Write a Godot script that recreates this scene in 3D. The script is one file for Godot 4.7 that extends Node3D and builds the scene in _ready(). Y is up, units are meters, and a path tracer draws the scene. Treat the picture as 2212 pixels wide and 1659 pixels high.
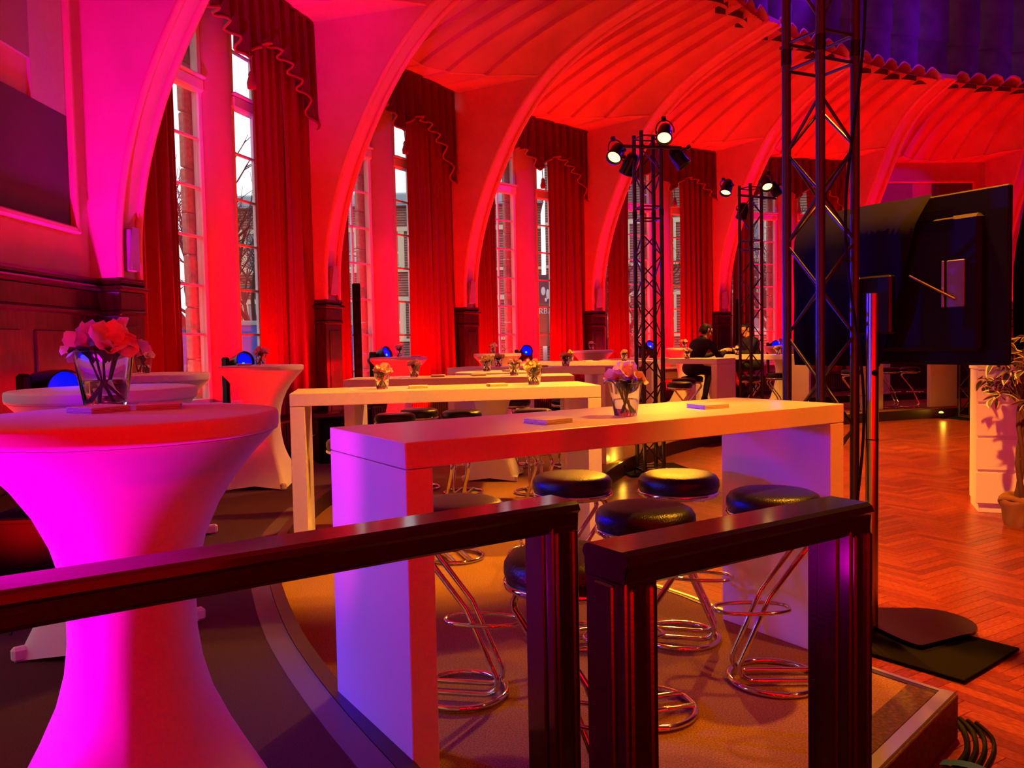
extends Node3D
# A round ballroom with red uplit vaults, bar tables on a carpeted ring, a parquet dance floor and tall windows.

const CENTRE := Vector2(10.80, -5.58)      # centre of the round hall (x, z)
const WALL_R := 14.3
const GALLERY_Y := 0.13                    # raised outer ring
const DANCE_Y := -0.17                     # parquet
const PIERS := [189.5, 174.8, 159.2, 145.2, 130.9, 116.5, 102.2, 87.9, 73.6]   # left face of each pier, degrees
const SHIFT := [0.56, -0.2, 0.48, 1.2, 0.8]   # where the window pillar sits off the middle of its bay, degrees
const RIB := [[14.1, 2.0], [14.08, 2.5], [13.96, 3.1], [13.7, 3.8], [13.22, 4.65], [12.62, 5.38], [11.95, 5.84], [11.2, 6.14], [10.35, 6.38]]

var M := {}
var used := {}
var rng := RandomNumberGenerator.new()


class MB:
	var P := PackedVector3Array()
	var I := PackedInt32Array()
	var U := PackedVector2Array()
	var K := PackedColorArray()
	var tint := Color.WHITE
	var coloured := false

	func v(p: Vector3, uv := Vector2.ZERO) -> int:
		P.append(p)
		U.append(uv)
		K.append(tint)
		return P.size() - 1

	func tri(a: int, b: int, c: int) -> void:
		I.append(a)
		I.append(b)
		I.append(c)

	func quad(a: int, b: int, c: int, d: int) -> void:
		tri(a, b, c)
		tri(a, c, d)

	# flat convex face, corners counter-clockwise seen from outside
	func face(pts: Array) -> void:
		var n: int = P.size()
		for p in pts:
			v(p)
		for k in range(1, pts.size() - 1):
			tri(n, n + k, n + k + 1)

	func box(c: Vector3, s: Vector3, b := Basis(), bev := 0.0) -> void:
		var h := s * 0.5
		if bev <= 0.0:
			for ax in 3:
				for sg in [-1.0, 1.0]:
					var n := Vector3.ZERO
					var q := Vector3.ZERO
					var w := Vector3.ZERO
					n[ax] = h[ax] * sg
					q[(ax + 1) % 3] = h[(ax + 1) % 3]
					w[(ax + 2) % 3] = h[(ax + 2) % 3] * sg
					face([c + b * (n - q - w), c + b * (n + q - w), c + b * (n + q + w), c + b * (n - q + w)])
			return
		var e := minf(bev, minf(h.x, minf(h.y, h.z)) * 0.95)
		for ax in 3:
			var i1 := (ax + 1) % 3
			var i2 := (ax + 2) % 3
			for sg in [-1.0, 1.0]:
				var n := Vector3.ZERO
				var q := Vector3.ZERO
				var w := Vector3.ZERO
				n[ax] = h[ax] * sg
				q[i1] = h[i1] - e
				w[i2] = (h[i2] - e) * sg
				face([c + b * (n - q - w), c + b * (n + q - w), c + b * (n + q + w), c + b * (n - q + w)])
			for s1 in [-1.0, 1.0]:
				for s2 in [-1.0, 1.0]:
					# edge running along ax between faces i1 (s1) and i2 (s2)
					var al := Vector3.ZERO
					al[ax] = h[ax] - e
					var a1 := Vector3.ZERO
					a1[i1] = h[i1] * s1
					a1[i2] = (h[i2] - e) * s2
					var a2 := Vector3.ZERO
					a2[i1] = (h[i1] - e) * s1
					a2[i2] = h[i2] * s2
					var f := [c + b * (a1 - al), c + b * (a1 + al), c + b * (a2 + al), c + b * (a2 - al)]
					if s1 * s2 > 0.0:
						f.reverse()
					face(f)
		for sx in [-1.0, 1.0]:
			for sy in [-1.0, 1.0]:
				for sz in [-1.0, 1.0]:
					var f := [c + b * Vector3(h.x * sx, (h.y - e) * sy, (h.z - e) * sz), c + b * Vector3((h.x - e) * sx, h.y * sy, (h.z - e) * sz), c + b * Vector3((h.x - e) * sx, (h.y - e) * sy, h.z * sz)]
					if sx * sy * sz < 0.0:
						f.reverse()
					face(f)

	# rows of points; smooth surface, normal = (next in row) x (next row)
	func grid(rows: Array, wrap := false) -> void:
		var base: int = P.size()
		var w: int = rows[0].size()
		for j in rows.size():
			for i in w:
				v(rows[j][i], Vector2(float(i) / maxf(1.0, w - 1.0), float(j) / maxf(1.0, rows.size() - 1.0)))
		for j in rows.size() - 1:
			for i in (w if wrap else w - 1):
				var i2: int = (i + 1) % w
				quad(base + j * w + i, base + j * w + i2, base + (j + 1) * w + i2, base + (j + 1) * w + i)

	# profile of Vector2(radius, height) from bottom to top
	func lathe(prof: Array, n: int, at := Vector3.ZERO, b := Basis(), flat := false) -> void:
		if flat:
			for j in prof.size() - 1:
				lathe([prof[j], prof[j + 1]], n, at, b)
			return
		var rows := []
		for pr in prof:
			var row := []
			for i in n:
				var a := -TAU * i / n
				row.append(at + b * Vector3(cos(a) * pr.x, pr.y, sin(a) * pr.x))
			rows.append(row)
		grid(rows, true)

	func tube(pts: Array, rad, n := 8, closed := false, caps := true) -> void:
		var rows := []
		var m: int = pts.size()
		var up := Vector3.ZERO
		for j in m:
			var t: Vector3
			if closed:
				t = pts[(j + 1) % m] - pts[(j - 1 + m) % m]
			else:
				t = pts[mini(j + 1, m - 1)] - pts[maxi(j - 1, 0)]
			t = t.normalized()
			if up == Vector3.ZERO:
				up = Vector3.UP if absf(t.y) < 0.9 else Vector3.RIGHT
			up = (up - t * up.dot(t))
			if up.length() < 0.01:
				up = t.cross(Vector3(0.3, 0.5, 0.8))
			up = up.normalized()
			var s := t.cross(up)
			var r: float = rad[j] if rad is Array else rad
			var row := []
			for i in n:
				var a := TAU * i / n
				row.append(pts[j] + (up * cos(a) + s * sin(a)) * r)
			rows.append(row)
		if closed:
			rows.append(rows[0])
		grid(rows, true)
		if caps and not closed:
			var r0: Array = rows[0].duplicate()
			face(rows[m - 1])
			r0.reverse()
			face(r0)

	# polygon in local XZ (Vector2 list), from y0 to y1
	func slab(poly: PackedVector2Array, y0: float, y1: float, b := Basis(), at := Vector3.ZERO) -> void:
		var t := Geometry2D.triangulate_polygon(poly)
		for k in range(0, t.size(), 3):
			var a := poly[t[k]]
			var c := poly[t[k + 1]]
			var d := poly[t[k + 2]]
			if (c - a).cross(d - a) > 0.0:
				var sw := c
				c = d
				d = sw
			face([at + b * Vector3(a.x, y1, a.y), at + b * Vector3(c.x, y1, c.y), at + b * Vector3(d.x, y1, d.y)])
			face([at + b * Vector3(d.x, y0, d.y), at + b * Vector3(c.x, y0, c.y), at + b * Vector3(a.x, y0, a.y)])
		var area := 0.0
		for k in poly.size():
			area += poly[k].cross(poly[(k + 1) % poly.size()])
		var ccw := area > 0.0
		for k in poly.size():
			var p := poly[k]
			var q := poly[(k + 1) % poly.size()]
			var f := [at + b * Vector3(p.x, y0, p.y), at + b * Vector3(p.x, y1, p.y), at + b * Vector3(q.x, y1, q.y), at + b * Vector3(q.x, y0, q.y)]
			if not ccw:
				f.reverse()
			face(f)

	func mesh() -> ArrayMesh:
		var N := PackedVector3Array()
		N.resize(P.size())
		var J := PackedInt32Array()
		J.resize(I.size())
		for k in range(0, I.size(), 3):
			var a := I[k]
			var b := I[k + 1]
			var c := I[k + 2]
			var n := (P[b] - P[a]).cross(P[c] - P[a])
			N[a] += n
			N[b] += n
			N[c] += n
			J[k] = a
			J[k + 1] = c
			J[k + 2] = b
		for k in N.size():
			N[k] = N[k].normalized() if N[k].length_squared() > 1e-20 else Vector3.UP
		var arr := []
		arr.resize(Mesh.ARRAY_MAX)
		arr[Mesh.ARRAY_VERTEX] = P
		arr[Mesh.ARRAY_NORMAL] = N
		arr[Mesh.ARRAY_TEX_UV] = U
		if coloured:
			arr[Mesh.ARRAY_COLOR] = K
		arr[Mesh.ARRAY_INDEX] = J
		var m := ArrayMesh.new()
		m.add_surface_from_arrays(Mesh.PRIMITIVE_TRIANGLES, arr)
		return m


func numbered(called: String) -> String:
	used[called] = used.get(called, -1) + 1
	return called if used[called] == 0 else "%s_%03d" % [called, used[called]]


func thing(called: String, label: String, category: String, at := Vector3.ZERO, b := Basis(), group := "") -> Node3D:
	var o := Node3D.new()
	o.name = numbered(called)
	add_child(o)
	o.transform = Transform3D(b, at)
	tag(o, label, category, group)
	return o


func tag(o: Node3D, label: String, category: String, group := "") -> void:
	o.set_meta("label", label)
	o.set_meta("category", category)
	if group:
		o.set_meta("group", group)


func structure(called: String, at := Vector3.ZERO, b := Basis()) -> Node3D:
	var o := Node3D.new()
	o.name = numbered(called)
	add_child(o)
	o.transform = Transform3D(b, at)
	o.set_meta("kind", "structure")
	return o


func part(parent: Node3D, called: String, what, m: Material, at := Vector3.ZERO, b := Basis()) -> MeshInstance3D:
	var o := MeshInstance3D.new()
	o.name = called
	o.mesh = what.mesh() if what is MB else what
	o.material_override = m
	o.transform = Transform3D(b, at)
	parent.add_child(o, true)
	return o


func copy(o: Node3D, called: String, label: String, at: Vector3, b := Basis(), group := "") -> Node3D:
	var c: Node3D = o.duplicate()
	c.name = numbered(called)
	add_child(c)
	c.transform = Transform3D(b, at)
	c.set_meta("label", label)
	if group:
		c.set_meta("group", group)
	return c


func pol(deg: float, r: float, y := 0.0) -> Vector3:
	var t := deg_to_rad(deg)
	return Vector3(CENTRE.x + r * cos(t), y, CENTRE.y - r * sin(t))


# x to the right seen from inside, y up, z towards the centre of the hall
func bay_basis(deg: float) -> Basis:
	var t := deg_to_rad(deg)
	var er := Vector3(cos(t), 0, -sin(t))
	var et := Vector3(-sin(t), 0, -cos(t))
	return Basis(-et, Vector3.UP, -er)


func turn(deg: float) -> Basis:
	return Basis(Vector3.UP, deg_to_rad(deg))


func noise_tex(freq: float, size: int, c0: Color, c1: Color, seed_ := 1, octaves := 4, kind := FastNoiseLite.TYPE_SIMPLEX_SMOOTH) -> NoiseTexture2D:
	var n := FastNoiseLite.new()
	n.noise_type = kind
	n.seed = seed_
	n.frequency = freq
	n.fractal_octaves = octaves
	var t := NoiseTexture2D.new()
	t.width = size
	t.height = size
	t.seamless = true
	t.noise = n
	var g := Gradient.new()
	g.set_color(0, c0)
	g.set_color(1, c1)
	t.color_ramp = g
	return t


func mat(called: String, col: Color, rough := 0.6, metal := 0.0) -> StandardMaterial3D:
	var m := StandardMaterial3D.new()
	m.resource_name = called
	m.albedo_color = col
	m.roughness = rough
	m.metallic = metal
	M[called] = m
	return m


func textured(m: StandardMaterial3D, t: Texture2D, scale: Vector3, world := true) -> void:
	m.albedo_texture = t
	m.uv1_triplanar = true
	m.uv1_world_triplanar = world
	m.uv1_scale = scale


func glow(called: String, col: Color, energy: float) -> StandardMaterial3D:
	var m := mat(called, Color(0.02, 0.02, 0.02), 0.3)
	m.emission_enabled = true
	m.emission = col
	m.emission_energy_multiplier = energy
	return m


func materials() -> void:
	var m: StandardMaterial3D
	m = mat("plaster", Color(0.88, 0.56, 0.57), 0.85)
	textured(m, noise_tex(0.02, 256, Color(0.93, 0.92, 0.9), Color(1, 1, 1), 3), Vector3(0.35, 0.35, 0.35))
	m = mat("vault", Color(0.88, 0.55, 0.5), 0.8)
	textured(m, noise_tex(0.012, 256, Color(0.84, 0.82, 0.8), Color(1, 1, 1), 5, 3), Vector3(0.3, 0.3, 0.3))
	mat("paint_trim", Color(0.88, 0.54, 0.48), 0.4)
	mat("sash_paint", Color(0.93, 0.9, 0.88), 0.35)
	mat("mural_dark", Color(0.36, 0.3, 0.28), 0.85)
	mat("mural_mid", Color(0.62, 0.55, 0.5), 0.85)
	mat("mural_light", Color(0.78, 0.7, 0.64), 0.85)
	mat("plaque", Color(0.6, 0.57, 0.56), 0.7)
	m = mat("mahogany", Color(0.27, 0.1, 0.055), 0.28)
	textured(m, noise_tex(0.02, 512, Color(0.45, 0.42, 0.4), Color(1, 1, 1), 11, 5), Vector3(2.0, 0.35, 2.0))
	m.clearcoat_enabled = true
	m.clearcoat = 0.6
	m.clearcoat_roughness = 0.12
	m = mat("rail_wood", Color(0.15, 0.055, 0.03), 0.32)
	textured(m, noise_tex(0.03, 512, Color(0.5, 0.45, 0.42), Color(1, 1, 1), 12, 5), Vector3(3.0, 9.0, 3.0), false)
	m.clearcoat_enabled = true
	m.clearcoat = 0.9
	m.clearcoat_roughness = 0.1
	m.heightmap_enabled = true
	m.heightmap_texture = noise_tex(0.05, 256, Color(0, 0, 0), Color(1, 1, 1), 14, 4)
	m.heightmap_scale = 0.02
	m = mat("worn_wood", Color(0.5, 0.26, 0.1), 0.6)
	textured(m, noise_tex(0.035, 512, Color(0.25, 0.16, 0.1), Color(1, 0.9, 0.8), 15, 5), Vector3(2.5, 2.5, 2.5))
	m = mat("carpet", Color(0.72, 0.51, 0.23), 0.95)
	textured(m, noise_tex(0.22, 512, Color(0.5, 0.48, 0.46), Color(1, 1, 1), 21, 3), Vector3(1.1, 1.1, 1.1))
	m.rim_enabled = true
	m.rim = 0.15
	m.heightmap_enabled = true
	m.heightmap_texture = noise_tex(0.3, 512, Color(0, 0, 0), Color(1, 1, 1), 22, 2)
	m.heightmap_scale = 0.3
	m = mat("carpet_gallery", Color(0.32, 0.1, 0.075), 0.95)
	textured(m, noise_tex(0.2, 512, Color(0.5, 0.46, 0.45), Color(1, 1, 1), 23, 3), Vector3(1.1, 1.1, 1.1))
	m.rim_enabled = true
	m.rim = 0.15
	for k in 5:
		m = mat("parquet%d" % k, [Color(0.64, 0.3, 0.12), Color(0.58, 0.26, 0.1), Color(0.67, 0.33, 0.14), Color(0.53, 0.23, 0.09), Color(0.62, 0.28, 0.11)][k], 0.3)
		textured(m, M["parquet0"].albedo_texture if k else noise_tex(0.02, 512, Color(0.62, 0.58, 0.55), Color(1, 1, 1), 31, 5), Vector3(1.5 + 0.3 * k, 1.5, 6.0 - 0.5 * k), false)
	mat("parquet_gap", Color(0.16, 0.07, 0.03), 0.7)
	m = mat("strip_clear", Color(0.75, 0.75, 0.8, 0.22), 0.3)
	m.transparency = BaseMaterial3D.TRANSPARENCY_ALPHA
	m = mat("aluminium", Color(0.72, 0.7, 0.68), 0.38, 0.9)
	mat("brown_trim", Color(0.2, 0.09, 0.06), 0.45)
	m = mat("laminate", Color(0.9, 0.89, 0.88), 0.3)
	m.metallic_specular = 0.5
	m = mat("stretch", Color(0.9, 0.89, 0.89), 0.85)
	m.rim_enabled = true
	m.rim = 0.3
	m.heightmap_enabled = true
	m.heightmap_texture = noise_tex(0.4, 256, Color(0, 0, 0), Color(1, 1, 1), 41, 2)
	m.heightmap_scale = 0.05
	m.uv1_triplanar = true
	m.uv1_scale = Vector3(6, 6, 6)
	m = mat("leather", Color(0.035, 0.03, 0.03), 0.36)
	m.heightmap_enabled = true
	m.heightmap_texture = noise_tex(0.12, 256, Color(0, 0, 0), Color(1, 1, 1), 43, 3)
	m.heightmap_scale = 0.15
	m.uv1_triplanar = true
	m.uv1_scale = Vector3(4, 4, 4)
	mat("chrome", Color(0.86, 0.86, 0.88), 0.07, 1.0)
	mat("steel", Color(0.66, 0.66, 0.68), 0.25, 1.0)
	mat("black_metal", Color(0.035, 0.035, 0.04), 0.3, 0.3)
	mat("black_truss", Color(0.16, 0.16, 0.17), 0.34, 0.0)
	m = mat("black_plastic", Color(0.045, 0.045, 0.05), 0.7)
	m.metallic_specular = 0.25
	m = mat("black_matte", Color(0.05, 0.048, 0.048), 0.9)
	m.metallic_specular = 0.2
	mat("grey_plastic", Color(0.36, 0.34, 0.38), 0.5)
	m = mat("curtain_cloth", Color(0.52, 0.06, 0.055), 0.85)
	m.rim_enabled = true
	m.rim = 0.5
	m.rim_tint = 0.8
	m = mat("valance_cloth", Color(0.4, 0.06, 0.055), 0.85)
	m.rim_enabled = true
	m.rim = 0.4
	m.rim_tint = 0.8
	mat("fringe", Color(0.55, 0.14, 0.11), 0.8)
	m = mat("glass", Color(1, 1, 1, 0.06), 0.02)
	m.transparency = BaseMaterial3D.TRANSPARENCY_ALPHA
	m = mat("vase_glass", Color(0.98, 0.98, 0.98, 0.0), 0.02)
	m.transparency = BaseMaterial3D.TRANSPARENCY_ALPHA
	m.refraction_enabled = true
	m.refraction_scale = 0.05
	m = mat("water", Color(0.93, 0.95, 0.93, 0.0), 0.0)
	m.transparency = BaseMaterial3D.TRANSPARENCY_ALPHA
	m.refraction_enabled = true
	m.refraction_scale = 0.033
	m = mat("petal", Color(0.93, 0.82, 0.8), 0.7)
	m.backlight_enabled = true
	m.backlight = Color(0.3, 0.24, 0.22)
	m = mat("petal_cream", Color(0.92, 0.86, 0.62), 0.7)
	m.backlight_enabled = true
	m.backlight = Color(0.3, 0.26, 0.16)
	mat("petal_heart", Color(0.75, 0.25, 0.2), 0.7)
	mat("stem", Color(0.16, 0.2, 0.07), 0.6)
	mat("leaf_dark", Color(0.08, 0.13, 0.05), 0.5)
	mat("paper", Color(0.9, 0.87, 0.84), 0.9)
	mat("white_lacquer", Color(0.88, 0.87, 0.85), 0.45)
	m = mat("variegated", Color(1, 1, 1), 0.5)
	m.vertex_color_use_as_albedo = true
	mat("bark", Color(0.3, 0.2, 0.12), 0.9)
	m = mat("burlap", Color(0.62, 0.47, 0.28), 0.95)
	textured(m, noise_tex(0.3, 256, Color(0.6, 0.58, 0.55), Color(1, 1, 1), 51, 2), Vector3(4, 4, 4))
	m = mat("skin_cloth", Color(1, 1, 1), 0.8)
	m.vertex_color_use_as_albedo = true
	mat("hair", Color(0.025, 0.018, 0.015), 0.6)
	m = mat("drum_panel", Color(0.42, 0.36, 0.34), 0.85)
	textured(m, noise_tex(0.02, 256, Color(0.6, 0.58, 0.58), Color(1, 1, 1), 61, 4), Vector3(0.3, 0.3, 0.3))
	mat("braid", Color(0.28, 0.2, 0.1), 0.8)
	mat("gilt", Color(0.8, 0.55, 0.25), 0.3, 0.7)
	m = mat("stone", Color(0.78, 0.6, 0.52), 0.9)
	textured(m, noise_tex(0.08, 256, Color(0.72, 0.68, 0.66), Color(1, 1, 1), 71, 4), Vector3(0.8, 0.8, 0.8))
	m = mat("brick_far", Color(0.66, 0.48, 0.42), 0.9)
	m.albedo_texture = brick_texture()
	m.uv1_triplanar = true
	m.uv1_world_triplanar = true
	m.uv1_scale = Vector3(0.5, 0.5, 0.5)
	mat("beige_stone", Color(0.88, 0.81, 0.68), 0.9)
	mat("far_glass", Color(0.45, 0.53, 0.57), 0.15)
	mat("far_white", Color(0.85, 0.86, 0.86), 0.6)
	mat("roof_metal", Color(0.62, 0.67, 0.7), 0.5)
	mat("hoarding_blue", Color(0.1, 0.33, 0.8), 0.6)
	mat("banner", Color(0.22, 0.2, 0.27), 0.7)
	mat("banner_red", Color(0.52, 0.27, 0.2), 0.7)
	mat("yellow_paint", Color(0.85, 0.75, 0.2), 0.7)
	mat("asphalt", Color(0.3, 0.3, 0.3), 0.95)
	mat("tree_bark", Color(0.2, 0.17, 0.13), 0.95)
	mat("hedge_leaf", Color(0.22, 0.24, 0.1), 0.8)
	glow("lens_warm", Color(1.0, 0.8, 0.36), 8.0)
	glow("lens_warm_small", Color(1.0, 0.75, 0.25), 6.0)
	glow("lens_blue", Color(0.0, 0.06, 1.0), 1.0)
	glow("lens_blue_hot", Color(0.1, 0.6, 1.0), 3.0)
	glow("lens_red", Color(1.0, 0.02, 0.01), 1.2)
	glow("lens_magenta", Color(1.0, 0.05, 0.9), 2.0)


# horizontal courses of a far wall, too small there to tell the bricks apart
func brick_texture() -> ImageTexture:
	var im := Image.create(256, 256, false, Image.FORMAT_RGB8)
	var r := RandomNumberGenerator.new()
	r.seed = 77
	for row in 16:
		for colm in 8:
			var c := Color(0.85, 0.8, 0.78).lerp(Color(1, 1, 1), r.randf())
			var x0 := (colm * 32 + (16 if row % 2 else 0)) % 256
			im.fill_rect(Rect2i(x0, row * 16, 32, 11), c)
			if x0 + 32 > 256:
				im.fill_rect(Rect2i(0, row * 16, x0 + 32 - 256, 11), c)
		im.fill_rect(Rect2i(0, row * 16 + 11, 256, 5), Color(0.38, 0.33, 0.31))
	return ImageTexture.create_from_image(im)


func spot(called: String, at: Vector3, to: Vector3, col: Color, energy: float, angle: float, size := 0.08, soft := 0.6) -> void:
	var l := SpotLight3D.new()
	l.name = numbered(called)
	l.light_color = col
	l.light_energy = energy
	l.light_size = size
	l.spot_angle = angle
	l.spot_angle_attenuation = soft
	l.spot_range = 40.0
	l.spot_attenuation = 2.0
	l.shadow_enabled = true
	add_child(l)
	var d := (to - at).normalized()
	l.transform = Transform3D(Basis.looking_at(d, Vector3.UP if absf(d.y) < 0.98 else Vector3.RIGHT), at)


func omni(called: String, at: Vector3, col: Color, energy: float, size := 0.1) -> void:
	var l := OmniLight3D.new()
	l.name = numbered(called)
	l.light_color = col
	l.light_energy = energy
	l.light_size = size
	l.omni_range = 40.0
	l.omni_attenuation = 2.0
	l.shadow_enabled = true
	add_child(l)
	l.position = at


# the central opening is slightly oval
func ring_swell(deg: float) -> float:
	return along([[40.0, 0.0], [60.0, 0.5], [90.0, 1.2], [102.0, 0.72], [115.0, 0.2], [128.0, -0.1], [137.0, -0.33], [160.0, -0.4], [185.0, -0.2], [240.0, 0.0]], deg)


func rib_at(s: float, deg := 300.0) -> Vector2:
	# smooth walk along the rib, s from 0 (springing) to 1 (ring)
	var p := rib_plain(s)
	p.x += ring_swell(deg) * smoothstep(0.5, 1.0, s)
	return p


func rib_plain(s: float) -> Vector2:
	var n: int = RIB.size() - 1
	var x := clampf(s, 0.0, 1.0) * n
	var i := mini(int(x), n - 1)
	var f := x - i
	var g := func(k: int) -> Vector2: return Vector2(RIB[clampi(k, 0, n)][0], RIB[clampi(k, 0, n)][1])
	var a: Vector2 = g.call(i - 1)
	var b: Vector2 = g.call(i)
	var c: Vector2 = g.call(i + 1)
	var d: Vector2 = g.call(i + 2)
	return b.cubic_interpolate(c, a, d, f)


func arc(a0: float, a1: float, n: int) -> Array:
	var o := []
	for k in n + 1:
		o.append(lerpf(a0, a1, float(k) / n))
	return o


# ---------------------------------------------------------------- the setting
func gallery_edge(deg: float) -> float:      # inner edge of the raised ring
	var t := [[-170.0, 12.5], [173.0, 12.52], [180.0, 12.36], [185.8, 12.12], [190.0, 11.9], [195.8, 11.56], [200.0, 11.38], [215.0, 11.3], [230.0, 12.4]]
	return along(t, deg)


func platform_edge(deg: float) -> float:     # inner edge of the middle ring
	var t := [[-170.0, 10.4], [165.0, 10.3], [178.0, 10.2], [184.6, 10.11], [186.8, 9.91], [193.2, 9.56], [195.0, 9.44], [197.2, 10.09], [201.0, 11.28], [202.0, 11.3]]
	return along(t, deg)


func along(t: Array, x: float) -> float:
	if x <= t[0][0]:
		return t[0][1]
	for k in t.size() - 1:
		if x <= t[k + 1][0]:
			return lerpf(t[k][1], t[k + 1][1], (x - t[k][0]) / (t[k + 1][0] - t[k][0]))
	return t[t.size() - 1][1]


func ring_strip(mb: MB, degs: Array, rin: Callable, rout: Callable, y0: float, y1: float) -> void:
	for k in degs.size() - 1:
		var a: float = degs[k]
		var b: float = degs[k + 1]
		var p := [pol(a, rin.call(a), y1), pol(a, rout.call(a), y1), pol(b, rout.call(b), y1), pol(b, rin.call(b), y1)]
		var q := [pol(a, rin.call(a), y0), pol(a, rout.call(a), y0), pol(b, rout.call(b), y0), pol(b, rin.call(b), y0)]
		# a > b or a < b both occur: keep the top facing up
		if b > a:
			mb.face([p[0], p[1], p[2], p[3]])
			mb.face([q[0], p[0], p[3], q[3]])
			mb.face([q[2], p[2], p[1], q[1]])
		else:
			mb.face([p[3], p[2], p[1], p[0]])
			mb.face([q[3], p[3], p[0], q[0]])
			mb.face([q[1], p[1], p[2], q[2]])


func build_floors() -> void:
	var fl := structure("floor_gallery")
	var mb := MB.new()
	ring_strip(mb, arc(-125, 235, 240), gallery_edge, func(_d): return 15.2, -0.35, GALLERY_Y)
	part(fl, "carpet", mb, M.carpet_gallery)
	mb = MB.new()   # brown nosing along the step
	ring_strip(mb, arc(60, 201, 160), func(d): return gallery_edge(d) - 0.012, func(d): return gallery_edge(d) + 0.05, -0.02, GALLERY_Y + 0.006)
	part(fl, "step_nosing", mb, M.brown_trim)
	mb = MB.new()
	ring_strip(mb, arc(176, 201, 40), func(d): return gallery_edge(d) + 0.052, func(d): return gallery_edge(d) + 0.15, GALLERY_Y + 0.001, GALLERY_Y + 0.004)
	part(fl, "clear_edge_strip", mb, M.strip_clear)

	fl = structure("floor_platform")
	mb = MB.new()
	ring_strip(mb, arc(-125, 195, 240) + arc(195, 201, 12).slice(1), func(d): return platform_edge(d) + 0.03, func(d): return gallery_edge(d) + 0.05, -0.35, 0.0)
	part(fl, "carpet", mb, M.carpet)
	mb = MB.new()
	ring_strip(mb, arc(60, 195, 160), func(d): return platform_edge(d), func(d): return platform_edge(d) + 0.045, -0.168, 0.004)
	part(fl, "dark_fascia", mb, M.brown_trim)
	# the metal edged end of the platform beside the railing
	var c0 := Vector3(1.684, 0, -3.143)
	var c1 := Vector3(0.62, 0, -2.05)
	var d := (c1 - c0).normalized()
	var inw := Vector3(d.z, 0, -d.x)
	if inw.dot(Vector3(0.5, 0, -3.5) - c0) < 0:
		inw = -inw
	var bs := Basis(d, Vector3.UP, d.cross(Vector3.UP))
	var mid := (c0 + c1) * 0.5
	var ln := c0.distance_to(c1)
	mb = MB.new()
	mb.box(mid + Vector3(0, -0.082, 0) - inw * 0.004, Vector3(ln, 0.172, 0.03), bs, 0.003)
	part(fl, "end_board", mb, M.worn_wood)
	mb = MB.new()
	mb.box(mid + Vector3(0, 0.004, 0) + inw * 0.018, Vector3(ln + 0.01, 0.012, 0.055), bs, 0.004)
	part(fl, "metal_edge", mb, M.aluminium)
	mb = MB.new()
	mb.box(mid + inw * 0.105, Vector3(ln - 0.02, 0.006, 0.11), bs, 0.002)
	part(fl, "worn_board", mb, M.worn_wood)
	# aluminium line on the curved edge near the corner
	mb = MB.new()
	ring_strip(mb, arc(183, 195, 24), func(x): return platform_edge(x) - 0.002, func(x): return platform_edge(x) + 0.02, -0.02, 0.007)
	part(fl, "metal_edge", mb, M.aluminium)

	# parquet: herringbone blocks, the largest in view one by one
	fl = structure("floor_parquet")
	mb = MB.new()
	var disc := PackedVector2Array()
	for k in 96:
		var q := pol(360.0 * k / 96, 11.2)
		disc.append(Vector2(q.x, q.z))
	mb.slab(disc, DANCE_Y - 0.25, DANCE_Y - 0.004)
	part(fl, "subfloor", mb, M.parquet_gap)
	var L := 0.42
	var W := 0.07
	var tilt := deg_to_rad(58.0)
	var near := []
	var far := [MB.new(), MB.new(), MB.new(), MB.new(), MB.new()]
	var eye := Vector2(1.2, -2.2)
	rng.seed = 5
	var all := []
	for i in range(-330, 330):
		for j in range(-60, 60):
			for vert in 2:
				var o := Vector2(i * W + j * L, i * W - j * L)
				var c := o + (Vector2(W * 0.5, W + L * 0.5) if vert else Vector2(L * 0.5, W * 0.5))
				var w := c.rotated(tilt) + Vector2(6, -8)
				if w.distance_to(CENTRE) > 10.6 or w.y > -2.6 or w.x < 0.6 or w.x > 14.0 or w.y < -16.2:
					continue
				if w.x > 0.62 * -w.y + 1.0 or w.x < -0.05 * w.y - 0.3:
					continue
				all.append([w.distance_squared_to(eye), w, vert, rng.randi() % 5])
	all.sort_custom(func(a, b): return a[0] < b[0])
	var shared := []
	for k in 5:
		var bm := MB.new()
		bm.box(Vector3(0, -0.004, 0), Vector3(L - 0.0016, 0.012 + 0.0006 * (k % 3), W - 0.0016), Basis(), 0.0012)
		shared.append(bm.mesh())
	var seen_near := 0
	for e in all:
		var w: Vector2 = e[1]
		var ang := -tilt + (PI / 2 if e[2] else 0.0)
		var vis: bool = w.x > 0.33 * -w.y - 0.05 and platform_far(w)
		if vis and seen_near < 300:
			seen_near += 1
			part(fl, "parquet_block", shared[e[3]], M["parquet%d" % e[3]], Vector3(w.x, DANCE_Y - 0.002, w.y), Basis(Vector3.UP, ang))
		else:
			var b := Basis(Vector3.UP, ang)
			var c := Vector3(w.x, DANCE_Y + 0.0001 * e[3], w.y)
			var x := b.x * (L - 0.002) * 0.5
			var z := b.z * (W - 0.002) * 0.5
			far[e[3]].face([c - x + z, c + x + z, c + x - z, c - x - z])
	for k in 5:
		if far[k].P.size():
			var fo := part(fl, "far_parquet", far[k], M["parquet%d" % k])
			fo.set_meta("kind", "stuff")


func platform_far(w: Vector2) -> bool:
	var q := w - CENTRE
	var deg := rad_to_deg(atan2(-q.y, q.x))
	if deg < 0:
		deg += 360
	return q.length() < platform_edge(deg)


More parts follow.
